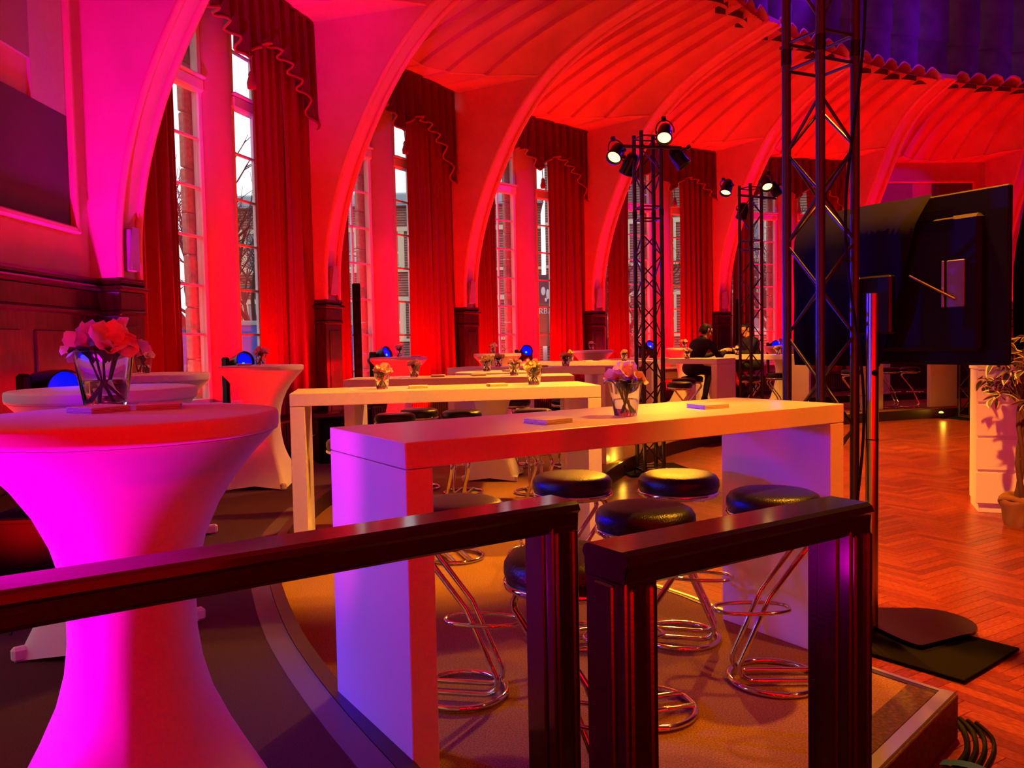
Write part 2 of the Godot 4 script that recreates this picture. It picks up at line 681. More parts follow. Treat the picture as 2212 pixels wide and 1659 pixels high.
func build_piers() -> void:
	var wl := structure("wall_left")
	for k in PIERS.size():
		var deg: float = PIERS[k]
		# local x: thickness to the right of the left face, z: inwards, origin on the wall line
		var b := bay_basis(deg)
		var at := pol(deg, WALL_R)
		var th := 0.36
		var pier := Node3D.new()
		pier.name = "pier"
		wl.add_child(pier, true)
		pier.transform = Transform3D(b, at)
		# plaster fin: outline in (z inwards, y)
		var outline := PackedVector2Array()
		outline.append(Vector2(-0.5, 1.9))
		outline.append(Vector2(WALL_R - 14.1, 1.9))
		var curve := []
		for s in 41:
			var q := rib_at(s / 40.0, deg)
			curve.append(Vector2(WALL_R - q.x, q.y))
			outline.append(Vector2(WALL_R - q.x, q.y))
		outline.append(Vector2(WALL_R - rib_at(1.0, deg).x - 0.02, 6.46))
		outline.append(Vector2(WALL_R - 12.2, 6.93))
		outline.append(Vector2(-0.5, 6.93))
		var mb := MB.new()
		# slab lies in XZ: map its (x, z) to our (z, y) and its y to thickness
		var tb := Basis(Vector3(0, 0, 1), Vector3(1, 0, 0), Vector3(0, 1, 0))
		mb.slab(outline, 0.0, th, tb)
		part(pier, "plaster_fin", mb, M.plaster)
		# beads along both edges of the arch
		for x in [0.03, th - 0.03]:
			mb = MB.new()
			var line := []
			for q in curve:
				line.append(Vector3(x, q.y - 0.008, q.x + 0.012))
			mb.tube(line, 0.036, 6)
			part(pier, "arch_bead", mb, M.paint_trim)
		# grey tapered plaque where the arch springs
		mb = MB.new()
		var z0 := WALL_R - 14.1
		mb.grid([[Vector3(0.09, 2.06, z0 + 0.06), Vector3(0.27, 2.06, z0 + 0.06)], [Vector3(0.13, 2.42, z0 + 0.085), Vector3(0.23, 2.42, z0 + 0.085)]])
		mb.box(Vector3(0.18, 2.23, z0 + 0.03), Vector3(0.1, 0.36, 0.07), Basis(), 0.01)
		part(pier, "plaque", mb, M.plaque)
		# wainscot block and its cornice
		mb = MB.new()
		mb.box(Vector3(th * 0.5, 0.9, -0.1), Vector3(th + 0.02, 1.6, 0.66), Basis(), 0.008)
		part(pier, "wainscot", mb, M.mahogany)
		mb = MB.new()
		mb.box(Vector3(th * 0.5, 1.02, 0.232), Vector3(th - 0.14, 1.15, 0.012), Basis(), 0.005)
		part(pier, "raised_panel", mb, M.mahogany)
		mb = MB.new()
		mb.box(Vector3(th * 0.5, 1.70, -0.1), Vector3(th + 0.05, 0.05, 0.70), Basis(), 0.015)
		mb.box(Vector3(th * 0.5, 1.80, -0.1), Vector3(th + 0.03, 0.16, 0.68), Basis(), 0.01)
		mb.box(Vector3(th * 0.5, 1.90, -0.1), Vector3(th + 0.09, 0.045, 0.74), Basis(), 0.015)
		mb.box(Vector3(th * 0.5, 1.955, -0.1), Vector3(th + 0.05, 0.06, 0.70), Basis(), 0.02)
		part(pier, "cornice", mb, M.mahogany)
		mb = MB.new()
		mb.box(Vector3(th * 0.5, GALLERY_Y + 0.08, -0.1), Vector3(th + 0.05, 0.16, 0.7), Basis(), 0.01)
		part(pier, "plinth", mb, M.mahogany)
	for pair in [[0, 1], [6, 7], [7, 8]]:
		blank_bay(wl, pair[0], pair[1])
	# the rest of the round wall, out of view
	wl = structure("wall_back")
	var mb2 := MB.new()
	ring_strip(mb2, arc(-168, 73, 120), func(_d): return 14.3, func(_d): return 14.7, -0.3, 6.9)
	part(wl, "plaster", mb2, M.plaster)
	mb2 = MB.new()
	ring_strip(mb2, arc(-168, 73, 120), func(_d): return 14.24, func(_d): return 14.31, GALLERY_Y, 1.9)
	part(wl, "wainscot", mb2, M.mahogany)


# a bay without a window: wainscot, cornice and a framed mural of plain rectangles
func blank_bay(wl: Node3D, k0: int, k1: int) -> void:
	var a0: float = PIERS[k0] - 1.8
	var a1: float = PIERS[k1]
	var ac := (a0 + a1) * 0.5
	var half := deg_to_rad(a0 - a1) * 0.5 * WALL_R
	var bay := Node3D.new()
	bay.name = "mural_bay"
	wl.add_child(bay, true)
	bay.transform = Transform3D(bay_basis(ac), pol(ac, WALL_R * cos(deg_to_rad(a0 - a1) * 0.5)))
	var mb := MB.new()
	mb.box(Vector3(0, 3.4, -0.2), Vector3(half * 2 + 0.3, 7.0, 0.36))
	part(bay, "plaster", mb, M.plaster)
	mb = MB.new()
	mb.box(Vector3(0, 0.9, -0.0), Vector3(half * 2, 1.62, 0.07), Basis(), 0.006)
	part(bay, "wainscot", mb, M.mahogany)
	for j in 3:
		mb = MB.new()
		mb.box(Vector3(half * (-0.66 + 0.66 * j), 1.0, 0.04), Vector3(half * 0.54, 1.1, 0.02), Basis(), 0.008)
		part(bay, "raised_panel", mb, M.mahogany)
	mb = MB.new()
	mb.box(Vector3(0, 1.70, 0.02), Vector3(half * 2, 0.05, 0.1), Basis(), 0.015)
	mb.box(Vector3(0, 1.80, 0.01), Vector3(half * 2, 0.16, 0.07), Basis(), 0.01)
	mb.box(Vector3(0, 1.90, 0.03), Vector3(half * 2, 0.045, 0.13), Basis(), 0.015)
	mb.box(Vector3(0, 1.955, 0.01), Vector3(half * 2, 0.06, 0.09), Basis(), 0.02)
	part(bay, "cornice", mb, M.mahogany)
	# frame
	var x1 := half - 0.3
	mb = MB.new()
	mb.box(Vector3(0, 2.34, 0.02), Vector3(x1 * 2 + 0.1, 0.05, 0.06), Basis(), 0.012)
	mb.box(Vector3(0, 5.0, 0.02), Vector3(x1 * 2 + 0.1, 0.05, 0.06), Basis(), 0.012)
	for s in [-1.0, 1.0]:
		mb.box(Vector3(x1 * s, 3.67, 0.02), Vector3(0.05, 2.7, 0.06), Basis(), 0.012)
	part(bay, "mural_frame", mb, M.paint_trim)
	for rc in [[0.25, 2.37, 1.0, 3.22, "mural_dark"], [0.62, 3.22, 1.0, 4.15, "mural_light"], [-1.0, 2.37, -0.2, 3.5, "mural_light"], [-0.2, 2.37, 0.25, 3.22, "mural_mid"], [0.2, 4.15, 1.0, 4.97, "mural_dark"], [-0.2, 3.5, 0.62, 4.15, "mural_mid"], [-1.0, 3.5, -0.2, 4.97, "mural_mid"]]:
		mb = MB.new()
		var xa: float = rc[0] * (x1 - 0.03)
		var xb: float = rc[2] * (x1 - 0.03)
		mb.box(Vector3((xa + xb) * 0.5, (rc[1] + rc[3]) * 0.5, -0.012), Vector3(xb - xa, rc[3] - rc[1], 0.03))
		part(bay, "mural_field", mb, M[rc[4]])


func build_windows() -> void:
	for k in range(1, 6):
		var a0: float = PIERS[k] - 1.8
		var a1: float = PIERS[k + 1]
		var ac: float = (a0 + a1) * 0.5 - SHIFT[k - 1]
		var half := deg_to_rad(a0 - a1) * 0.5 * WALL_R - 0.02
		var w := structure("window_%d" % k, pol(ac, 14.46), bay_basis(ac))
		# wall below and above
		var mb := MB.new()
		mb.box(Vector3(0, 0.25, -0.13), Vector3(half * 2 + 0.6, 1.02, 0.3))
		part(w, "apron_wall", mb, M.plaster)
		mb = MB.new()
		mb.box(Vector3(0, 6.2, -0.13), Vector3(half * 2 + 0.6, 1.5, 0.3))
		part(w, "lintel", mb, M.plaster)
		mb = MB.new()
		mb.box(Vector3(0, 0.785, 0.03), Vector3(half * 2, 0.05, 0.2), Basis(), 0.012)
		part(w, "sill", mb, M.sash_paint)
		for sx in [-1.0, 1.0]:
			mb = MB.new()
			mb.box(Vector3(sx * (half + 0.22), 3.1, -0.06), Vector3(0.46, 4.8, 0.2))
			part(w, "jamb", mb, M.plaster)
		# rounded pillar in the middle
		mb = MB.new()
		var rows := []
		for y in [0.76, 5.45]:
			var row := []
			for i in 19:
				var a := PI * i / 18.0
				row.append(Vector3(-cos(a) * 0.27, y, sin(a) * 0.10 + 0.02))
			rows.append(row)
		mb.grid(rows)
		mb.box(Vector3(0, 3.1, -0.06), Vector3(0.54, 4.7, 0.16))
		part(w, "pillar", mb, M.plaster)
		# two sashes, three panes wide
		var bars := [1.03, 1.545, 2.06, 2.575, 3.09, 3.605]
		var ys := [0.81] + bars + [4.09, 4.23, 4.75, 5.42]
		for s in [-1.0, 1.0]:
			var x0: float = 0.27
			var x1: float = half
			var fr := MB.new()
			fr.box(Vector3(s * (x0 + 0.03), 3.1, 0), Vector3(0.06, 4.7, 0.09), Basis(), 0.006)
			fr.box(Vector3(s * (x1 - 0.04), 3.1, 0), Vector3(0.08, 4.7, 0.09), Basis(), 0.006)
			fr.box(Vector3(s * (x0 + x1) * 0.5, 4.16, 0.02), Vector3(x1 - x0, 0.14, 0.12), Basis(), 0.02)
			fr.box(Vector3(s * (x0 + x1) * 0.5, 4.245, 0.03), Vector3(x1 - x0, 0.03, 0.16), Basis(), 0.01)
			fr.box(Vector3(s * (x0 + x1) * 0.5, 0.83, 0), Vector3(x1 - x0, 0.06, 0.09), Basis(), 0.006)
			part(w, "sash_frame", fr, M.sash_paint)
			var wd := (x1 - x0 - 0.14) / 3.0
			for i in [1, 2]:
				fr = MB.new()
				fr.box(Vector3(s * (x0 + 0.06 + wd * i), 3.1, 0), Vector3(0.028, 4.6, 0.04), Basis(), 0.004)
				part(w, "glazing_bar", fr, M.sash_paint)
			for y in bars + [4.75]:
				fr = MB.new()
				fr.box(Vector3(s * (x0 + x1) * 0.5, y, 0), Vector3(x1 - x0 - 0.1, 0.026, 0.04), Basis(), 0.004)
				part(w, "glazing_bar", fr, M.sash_paint)
			for j in ys.size() - 1:
				if absf(ys[j] - 4.09) < 0.01:
					continue
				var pm := MB.new()
				pm.box(Vector3.ZERO, Vector3(wd - 0.02, ys[j + 1] - ys[j] - 0.016, 0.004))
				var pmesh := pm.mesh()
				for i in 3:
					part(w, "pane", pmesh, M.glass, Vector3(s * (x0 + 0.06 + wd * (i + 0.5)), (ys[j] + ys[j + 1]) * 0.5, 0.0))
		# slatted radiator cover below
		mb = MB.new()
		mb.box(Vector3(0, 0.54, 0.30), Vector3(half * 2 - 0.1, 0.03, 0.56), Basis(), 0.006)
		mb.box(Vector3(0, 0.17, 0.55), Vector3(half * 2 - 0.1, 0.07, 0.03), Basis(), 0.004)
		part(w, "radiator_shelf", mb, M.mahogany)
		mb = MB.new()
		for i in 56:
			mb.box(Vector3(-half + 0.1 + (half * 2 - 0.2) * i / 55.0, 0.36, 0.55), Vector3(0.026, 0.34, 0.016))
		part(w, "radiator_grille", mb, M.worn_wood)


func build_ceiling() -> void:
	var ce := structure("ceiling")
	# lower edge of the vault starts at the rib point with y about 5.38
	var s0 := 5.0 / 8.0
	for k in PIERS.size() - 1:
		var a0: float = PIERS[k] - 1.8
		var a1: float = PIERS[k + 1]
		var edge := []
		var strips := 6
		for st in strips:
			var mb := MB.new()
			var rows := []
			for j in 13:
				var s := j / 12.0
				var qa := rib_at(lerpf(s0, 1.0, s), a0)
				var qb := rib_at(lerpf(s0, 1.0, s), a1)
				var row := []
				for i in 9:
					var f := i / 8.0
					var u := (st + f) / strips
					var q := qa.lerp(qb, u)
					var cove := pow(maxf(sin(PI * u), 0.0), 0.85) * 1.15 * pow(1.0 - s, 1.15)
					var flute := 0.095 * f + 0.035 * sin(PI * f)
					var fade := clampf(minf(u, 1.0 - u) * 14.0, 0.0, 1.0)
					var r := q.x + cove + flute * 0.5 * fade
					var y := q.y + 0.03 + flute * fade * (0.4 + 0.6 * s) + 0.06 * s * sin(PI * f)
					row.append(pol(lerpf(a0, a1, u), r, y))
				rows.append(row)
			edge.append_array(rows[0])
			var lipr := []
			for p in rows[12]:
				lipr.append(p + Vector3(0, 0.03, 0))
			rows.append(lipr)
			# step face at the right edge down to the next strip is closed by a lip
			mb.grid(rows)
			var lip := []
			for j in 13:
				var u2 := (st + 1.0) / strips
				var q2 := rib_at(lerpf(s0, 1.0, j / 12.0), a0).lerp(rib_at(lerpf(s0, 1.0, j / 12.0), a1), u2)
				var cv := pow(maxf(sin(PI * u2), 0.0), 0.85) * 1.15 * pow(1.0 - j / 12.0, 1.15)
				lip.append([rows[j][8], pol(lerpf(a0, a1, u2), q2.x + cv, q2.y + 0.03)])
			mb.grid(lip)
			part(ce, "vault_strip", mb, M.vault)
		# soffit above the window
		var so := MB.new()
		var back := []
		for i in edge.size():
			back.append(pol(lerpf(a0, a1, float(i) / (edge.size() - 1)), 14.46, 5.46))
		for i in edge.size() - 1:
			so.face([edge[i], edge[i + 1], back[i + 1], back[i]])
		part(ce, "soffit", so, M.plaster)
		# thin raised line along the lower edge of the vault
		var ln := MB.new()
		var line := []
		for i in edge.size():
			line.append(edge[i] + Vector3(0, 0.012, 0))
		ln.tube(line, 0.022, 5)
		part(ce, "vault_bead", ln, M.paint_trim)
	# plain vault over the rest of the round
	var pl := MB.new()
	var rws := []
	for j in 12:
		var q := rib_at(lerpf(0.45, 1.0, j / 11.0))
		var row := []
		for a in arc(189.5 + 0.2, 73.6 + 360, 90):
			var qq := rib_at(lerpf(0.45, 1.0, j / 11.0), fposmod(a, 360.0))
			row.append(pol(a, qq.x + (0.9 if j == 0 else 0.0), q.y))
		row.reverse()
		rws.append(row)
	pl.grid(rws)
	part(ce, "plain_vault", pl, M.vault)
	# gilt fluted cornice round the central opening
	var co := MB.new()
	rws = []
	for j in 5:
		var q := [Vector2(10.42, 6.37), Vector2(10.45, 6.40), Vector2(10.5, 6.43), Vector2(10.56, 6.45), Vector2(10.7, 6.46)][j] as Vector2
		var row := []
		for i in 1441:
			var a := 360.0 * i / 1440
			row.append(pol(a, q.x + ring_swell(a) + (0.02 if i % 2 else 0.0) * (1.0 if j < 4 else 0.0), q.y))
		rws.append(row)
	co.grid(rws)
	part(ce, "fluted_cornice", co, M.gilt)
	# tall drum above, of bulging panels
	for i in 90:
		var a := 360.0 * i / 90.0
		if a > 62 and a < 142:
			var mb := MB.new()
			var rows := []
			for y in [6.36, 6.9, 7.15, 7.2, 7.205, 8.0, 9.0, 10.4]:
				var row := []
				for t in 9:
					var f := t / 8.0
					var out := 0.0 if y < 7.201 else 0.05
					row.append(pol(a + 4.0 * (1.0 - f), ring_swell(a + 4.0 * (1.0 - f)) + 10.86 - 0.24 * sin(PI * minf(f * 0.62 + 0.0, 1.0)) - out, y))
				rows.append(row)
			mb.grid(rows)
			part(ce, "drum_panel", mb, M.drum_panel)
		else:
			continue
	var dr := MB.new()
	rws = []
	for y in [6.6, 10.4]:
		var row := []
		for a in arc(142, 422, 120):
			row.append(pol(a, 11.0 + ring_swell(fposmod(a, 360.0)), y))
		row.reverse()
		rws.append(row)
	dr.grid(rws)
	part(ce, "plain_drum", dr, M.drum_panel)
	var top := MB.new()
	var cap := PackedVector2Array()
	for i in 72:
		var q := pol(5.0 * i, 12.3)
		cap.append(Vector2(q.x, q.z))
	top.slab(cap, 10.4, 10.7)
	part(ce, "drum_roof", top, M.drum_panel)
	# roof over everything so that daylight only enters at the windows
	var rf := MB.new()
	ring_strip(rf, arc(0, 360, 120), func(d): return 10.95 + ring_swell(fposmod(d, 360.0)), func(_d): return 14.74, 6.9, 7.15)
	part(ce, "roof_slab", rf, M.plaster)


# ---------------------------------------------------------------- curtains
const ORDER := ["first", "second", "third", "fourth", "fifth"]
const WHICH := ["nearest tall window", "second tall window from the left", "third tall window from the left", "window behind the middle truss tower", "window behind the far truss tower"]


func build_curtains() -> void:
	for k in range(1, 6):
		var a0: float = PIERS[k] - 1.8
		var a1: float = PIERS[k + 1]
		var ac: float = (a0 + a1) * 0.5 - SHIFT[k - 1]
		var half := deg_to_rad(a0 - a1) * 0.5 * WALL_R - 0.05
		var b := bay_basis(ac)
		var at := pol(ac, 14.46)
		rng.seed = 100 + k
		for s in [-1.0, 1.0]:
			var t := thing("curtain", "long red curtain, %s side of the %s" % ["left" if s < 0 else "right", WHICH[k - 1]], "curtain", at, b, "long window curtains")
			# an inner and an outer drape, each with its own pleats
			for layer in 2:
				var x0: float = ((0.36 if s > 0 else 1.03) if layer == 0 else (0.94 if s > 0 else 1.16)) * s
				var x1: float = ((1.18 if s > 0 else 1.4) if layer == 0 else half + (0.16 if s > 0 else 0.12)) * s
				if s < 0:
					var sw := x0
					x0 = x1
					x1 = sw
				var mb := MB.new()
				var rows := []
				var n := 46 if layer == 0 else 30
				var ph := rng.randf() * 6.0
				for j in 14:
					var f := j / 13.0
					var y := lerpf(0.58, 5.2, f)
					var row := []
					for i in n + 1:
						var u := float(i) / n
						var wav := sin(u * TAU * (5.0 if layer == 0 else 3.0) + ph + 0.6 * sin(f * 3.0 + ph)) + 0.35 * sin(u * TAU * 9.0 + 2.0 * ph)
						var pinch := 1.0 - 0.10 * sin(f * PI)
						var xm := (x0 + x1) * 0.5
						row.append(Vector3(xm + (lerpf(x0, x1, u) - xm) * pinch, y, 0.24 + (0.04 if layer == 1 else 0.0) + 0.04 * wav * (0.7 + 0.3 * (1.0 - f))))
					rows.append(row)
				mb.grid(rows)
				part(t, "drape", mb, M.curtain_cloth)
		# valance
		var v := thing("valance", "dark red scalloped valance over the %s" % WHICH[k - 1], "valance", at, b, "scalloped window valances")
		var mv := MB.new()
		var rws := []
		var nv := 150
		var low := []
		for i in nv + 1:
			var x := lerpf(-half, half, float(i) / nv)
			low.append(valance_low(absf(x) / half))
		for j in 10:
			var f := j / 9.0
			var row := []
			for i in nv + 1:
				var x := lerpf(-half, half, float(i) / nv)
				var y := lerpf(5.42, low[i], f)
				var wav := sin(x * 30.0 + sin(x * 3.1 + k) * 1.2) * (0.034 + 0.036 * f) + 0.012 * sin(x * 81.0)
				row.append(Vector3(x, y, 0.4 + wav))
			rws.append(row)
		rws.reverse()
		mv.grid(rws)
		part(v, "pleated_cloth", mv, M.valance_cloth)
		# board it hangs from
		mv = MB.new()
		mv.box(Vector3(0, 5.435, 0.27), Vector3(half * 2, 0.025, 0.3))
		part(v, "board", mv, M.valance_cloth)
		# ruffled fringe: one short loop after another
		mv = MB.new()
		var line := []
		for i in nv + 1:
			var x := lerpf(-half, half, float(i) / nv)
			line.append(Vector3(x, low[i] + 0.005 * sin(i * 1.9), 0.4 + sin(x * 30.0 + sin(x * 3.1 + k) * 1.2) * 0.07 + 0.006))
		mv.tube(line, 0.017, 6)
		part(v, "fringe", mv, M.fringe)
		for xs in [0.0]:
			mv = MB.new()
			mv.tube([Vector3(xs, 4.56, 0.46), Vector3(xs + 0.01, 4.36, 0.47)], 0.008, 5)
			mv.lathe([Vector2(0.001, -0.17), Vector2(0.045, -0.16), Vector2(0.05, -0.1), Vector2(0.03, -0.03), Vector2(0.034, -0.01), Vector2(0.02, 0.02), Vector2(0.001, 0.03)], 12, Vector3(xs + 0.01, 4.34, 0.47))
			part(v, "tassel", mv, M.fringe)


func valance_low(f: float) -> float:
	# f 0 in the middle, 1 at the side
	if f < 0.10:
		return lerpf(4.52, 4.66, f / 0.10)
	if f < 0.34:
		return lerpf(4.66, 4.83, sin((f - 0.10) / 0.24 * PI / 2))
	if f < 0.78:
		return lerpf(4.83, 4.5, pow((f - 0.34) / 0.44, 1.6))
	return lerpf(4.5, 3.98, (f - 0.78) / 0.22)


# ---------------------------------------------------------------- bar tables
func make_bar_table(label: String, at: Vector3, b: Basis, L: float, W := 0.62) -> Node3D:
	# origin below the front left corner, x along, z towards the camera side
	var t := thing("bar_table", label, "table", at, b, "high white bar tables")
	var mb := MB.new()
	mb.box(Vector3(L * 0.5, 1.06, -W * 0.5), Vector3(L, 0.08, W), Basis(), 0.0025)
	part(t, "table_top", mb, M.laminate)
	for x in [0.045, L - 0.045]:
		mb = MB.new()
		mb.box(Vector3(x, 0.5085, -W * 0.5), Vector3(0.09, 1.017, W - 0.001), Basis(), 0.002)
		part(t, "leg_panel", mb, M.laminate)
	return t


func radial_table(label: String, deg: float, r_out: float, r_in: float) -> void:
	# long axis along the radius; front face towards the camera
	var a := pol(deg, r_out)
	var c := pol(deg, r_in)
	line_table(label, a, c)


func line_table(label: String, a: Vector3, c: Vector3, W := 0.62) -> void:
	var d := (c - a).normalized()
	var b := Basis(d, Vector3.UP, d.cross(Vector3.UP))
	make_bar_table(label, a, b, a.distance_to(c), W)


func build_bar_tables() -> void:
	line_table("nearest white bar table, purple lit end panel, right behind the dark railing", Vector3(-0.32, 0, -2.443), Vector3(1.436, 0, -3.58))
	line_table("white bar table lit yellow orange along its front, second from the camera", Vector3(-1.384, 0, -5.136), Vector3(0.588, 0, -5.473))
	line_table("white bar table with a purple pink front, third from the camera", Vector3(-1.444, 0, -7.089), Vector3(0.536, 0, -7.09))
	line_table("white bar table with pink front, just behind the low round top table", Vector3(-0.791, 0, -10.164), Vector3(1.046, 0, -9.278))
	line_table("white bar table with orange lit front, partly behind the middle truss tower", Vector3(0.034, 0, -12.299), Vector3(1.95, 0, -11.56))
	radial_table("white bar table with purple end panel in front of the person in black", 139.2, 12.3, 10.25)
	radial_table("yellow lit white bar table the person in black leans on", 126.3, 12.4, 10.4)
	radial_table("far white bar table whose pink end shows below the screen, beside its pole", 113.8, 12.7, 10.75)
	radial_table("farthest white bar table, end panel below the right half of the screen", 104.7, 12.7, 10.74)


# ---------------------------------------------------------------- cocktail tables in stretch covers
func make_cocktail(label: String, at: Vector3, deg: float) -> Node3D:
	var t := thing("cocktail_table", label, "table", at, turn(deg), "round cocktail tables in white stretch covers")
	var mb := MB.new()
	var prof := [[0.0, 0.0], [0.03, 0.02], [0.07, 0.06], [0.13, 0.15], [0.2, 0.3], [0.28, 0.5], [0.37, 0.8], [0.45, 0.95], [0.53, 1.0], [0.62, 1.0], [0.7, 1.0], [0.78, 1.0], [0.86, 1.0], [0.93, 1.0], [0.99, 1.0], [1.03, 1.0], [1.048, 1.0]]
	var round_r := [0.30, 0.29, 0.277, 0.256, 0.23, 0.202, 0.177, 0.162, 0.153, 0.152, 0.162, 0.183, 0.218, 0.262, 0.312, 0.35, 0.366]
	var rows := []
	for j in prof.size():
		var y: float = prof[j][0]
		var w: float = prof[j][1]
		var row := []
		for i in 64:
			var a := -TAU * i / 64
			var q := fposmod(a, TAU / 4) - TAU / 8
			var foot_r: float = round_r[j] * 1.26
			var sq := minf(foot_r * cos(TAU / 8) / cos(absf(q)), foot_r * 0.985)
			# feet at the diagonals
			var r: float = lerpf(sq, round_r[j], w)
			var lift := 0.0 if w > 0.9 else 0.035 * (1.0 - w) * pow(1.0 - absf(q) / (TAU / 8), 0.7)
			row.append(Vector3(cos(a) * r, y + lift, sin(a) * r))
		rows.append(row)
	mb.grid(rows, true)
	part(t, "stretch_cover", mb, M.stretch)
	mb = MB.new()
	mb.lathe([Vector2(0.34, 1.045), Vector2(0.371, 1.05), Vector2(0.375, 1.062), Vector2(0.375, 1.088), Vector2(0.371, 1.097), Vector2(0.36, 1.1), Vector2(0.2, 1.1), Vector2(0.001, 1.1)], 72)
	part(t, "top_cover", mb, M.stretch)
	for i in 4:
		mb = MB.new()
		var a := TAU / 4 * i + TAU / 8 * 0.0
		mb.box(Vector3(cos(a) * 0.362, 0.03, sin(a) * 0.362), Vector3(0.06, 0.06, 0.045), Basis(Vector3.UP, -a), 0.012)
		part(t, "foot_pocket", mb, M.stretch)
	return t


func build_cocktail_tables() -> void:
	var g := "round cocktail tables in white stretch covers"
	var spots := [
		[Vector3(-0.984, GALLERY_Y, -2.099), 20, "large magenta lit cocktail table in the left foreground, behind the railing"],
		[Vector3(-1.755, GALLERY_Y, -3.561), 40, "cocktail table with a blue lit rim, directly behind the foreground one"],
		[Vector3(-2.42, GALLERY_Y, -5.55), 10, "cocktail table mostly hidden behind the two nearest round ones"],
		[Vector3(-2.28, GALLERY_Y, -7.55), 42, "pink cocktail table standing free at the nearest window, left of the bar tables"],
		[Vector3(-1.50, GALLERY_Y, -11.0), 15, "cocktail table in front of the second window, above the pink bar table"],
		[Vector3(-0.22, GALLERY_Y, -13.0), 5, "cocktail table in front of the third window, lit red below its top"],
		[Vector3(1.48, GALLERY_Y, -15.1), 30, "cocktail table with a violet edge, left of the middle truss tower"],
		[Vector3(3.42, GALLERY_Y, -16.3), 12, "cocktail table right of the middle truss tower, behind the person in black"],
		[Vector3(5.35, GALLERY_Y, -16.3), 25, "red lit cocktail table by the fifth window, farthest of the round ones"],
		[Vector3(-0.21, 0.0, -8.55), 38, "low looking round cocktail table between two bar tables, lit violet"],
	]
	var first: Node3D
	for s in spots:
		if first == null:
			first = make_cocktail(s[2], s[0], s[1])
		else:
			copy(first, "cocktail_table", s[2], s[0], turn(s[1]), g)


# ---------------------------------------------------------------- bar stools
func make_stool(label: String, at: Vector3, deg: float) -> Node3D:
	var t := thing("bar_stool", label, "stool", at, turn(deg), "black and chrome bar stools")
	var mb := MB.new()
	var ring := []
	for i in 40:
		ring.append(Vector3(cos(TAU * i / 40) * 0.178, 0.014, sin(TAU * i / 40) * 0.178))
	mb.tube(ring, 0.0125, 8, true)
	part(t, "base_ring", mb, M.chrome)
	for x in [-0.055, 0.055]:
		mb = MB.new()
		# Z shaped tube: along the base, up across, back under the seat
		var pts := [Vector3(x, 0.022, -0.165), Vector3(x, 0.022, 0.08)]
		for i in 7:
			var a := lerpf(-PI / 2, 0.32, i / 6.0)
			pts.append(Vector3(x, 0.022 + 0.055 + 0.055 * sin(a), 0.10 + 0.055 * cos(a)))
		pts.append(Vector3(x, 0.36, 0.035))
		for i in 7:
			var a := lerpf(PI + 0.32, PI / 2, i / 6.0)
			pts.append(Vector3(x, 0.615 + 0.05 * sin(a), -0.10 + 0.05 * cos(a)))
		pts.append(Vector3(x, 0.665, 0.12))
		mb.tube(pts, 0.0115, 8)
		part(t, "frame_tube", mb, M.chrome)
	mb = MB.new()
	var loop := []
	for i in 28:
		var a := TAU * i / 28
		loop.append(Vector3(signf(cos(a)) * pow(absf(cos(a)), 0.7) * 0.075, 0.3, 0.09 + sin(a) * 0.15))
	mb.tube(loop, 0.0085, 6, true)
	part(t, "footrest", mb, M.chrome)
	mb = MB.new()
	ring = []
	for i in 40:
		ring.append(Vector3(cos(TAU * i / 40) * 0.178, 0.69, sin(TAU * i / 40) * 0.178))
	mb.tube(ring, 0.011, 8, true)
	mb.lathe([Vector2(0.001, 0.668), Vector2(0.17, 0.672), Vector2(0.178, 0.685)], 32)
	part(t, "seat_ring", mb, M.chrome)
	mb = MB.new()
	mb.lathe([Vector2(0.165, 0.69), Vector2(0.178, 0.7), Vector2(0.186, 0.722), Vector2(0.184, 0.748), Vector2(0.172, 0.766), Vector2(0.15, 0.776), Vector2(0.1, 0.78), Vector2(0.001, 0.781)], 40)
	part(t, "cushion", mb, M.leather)
	return t


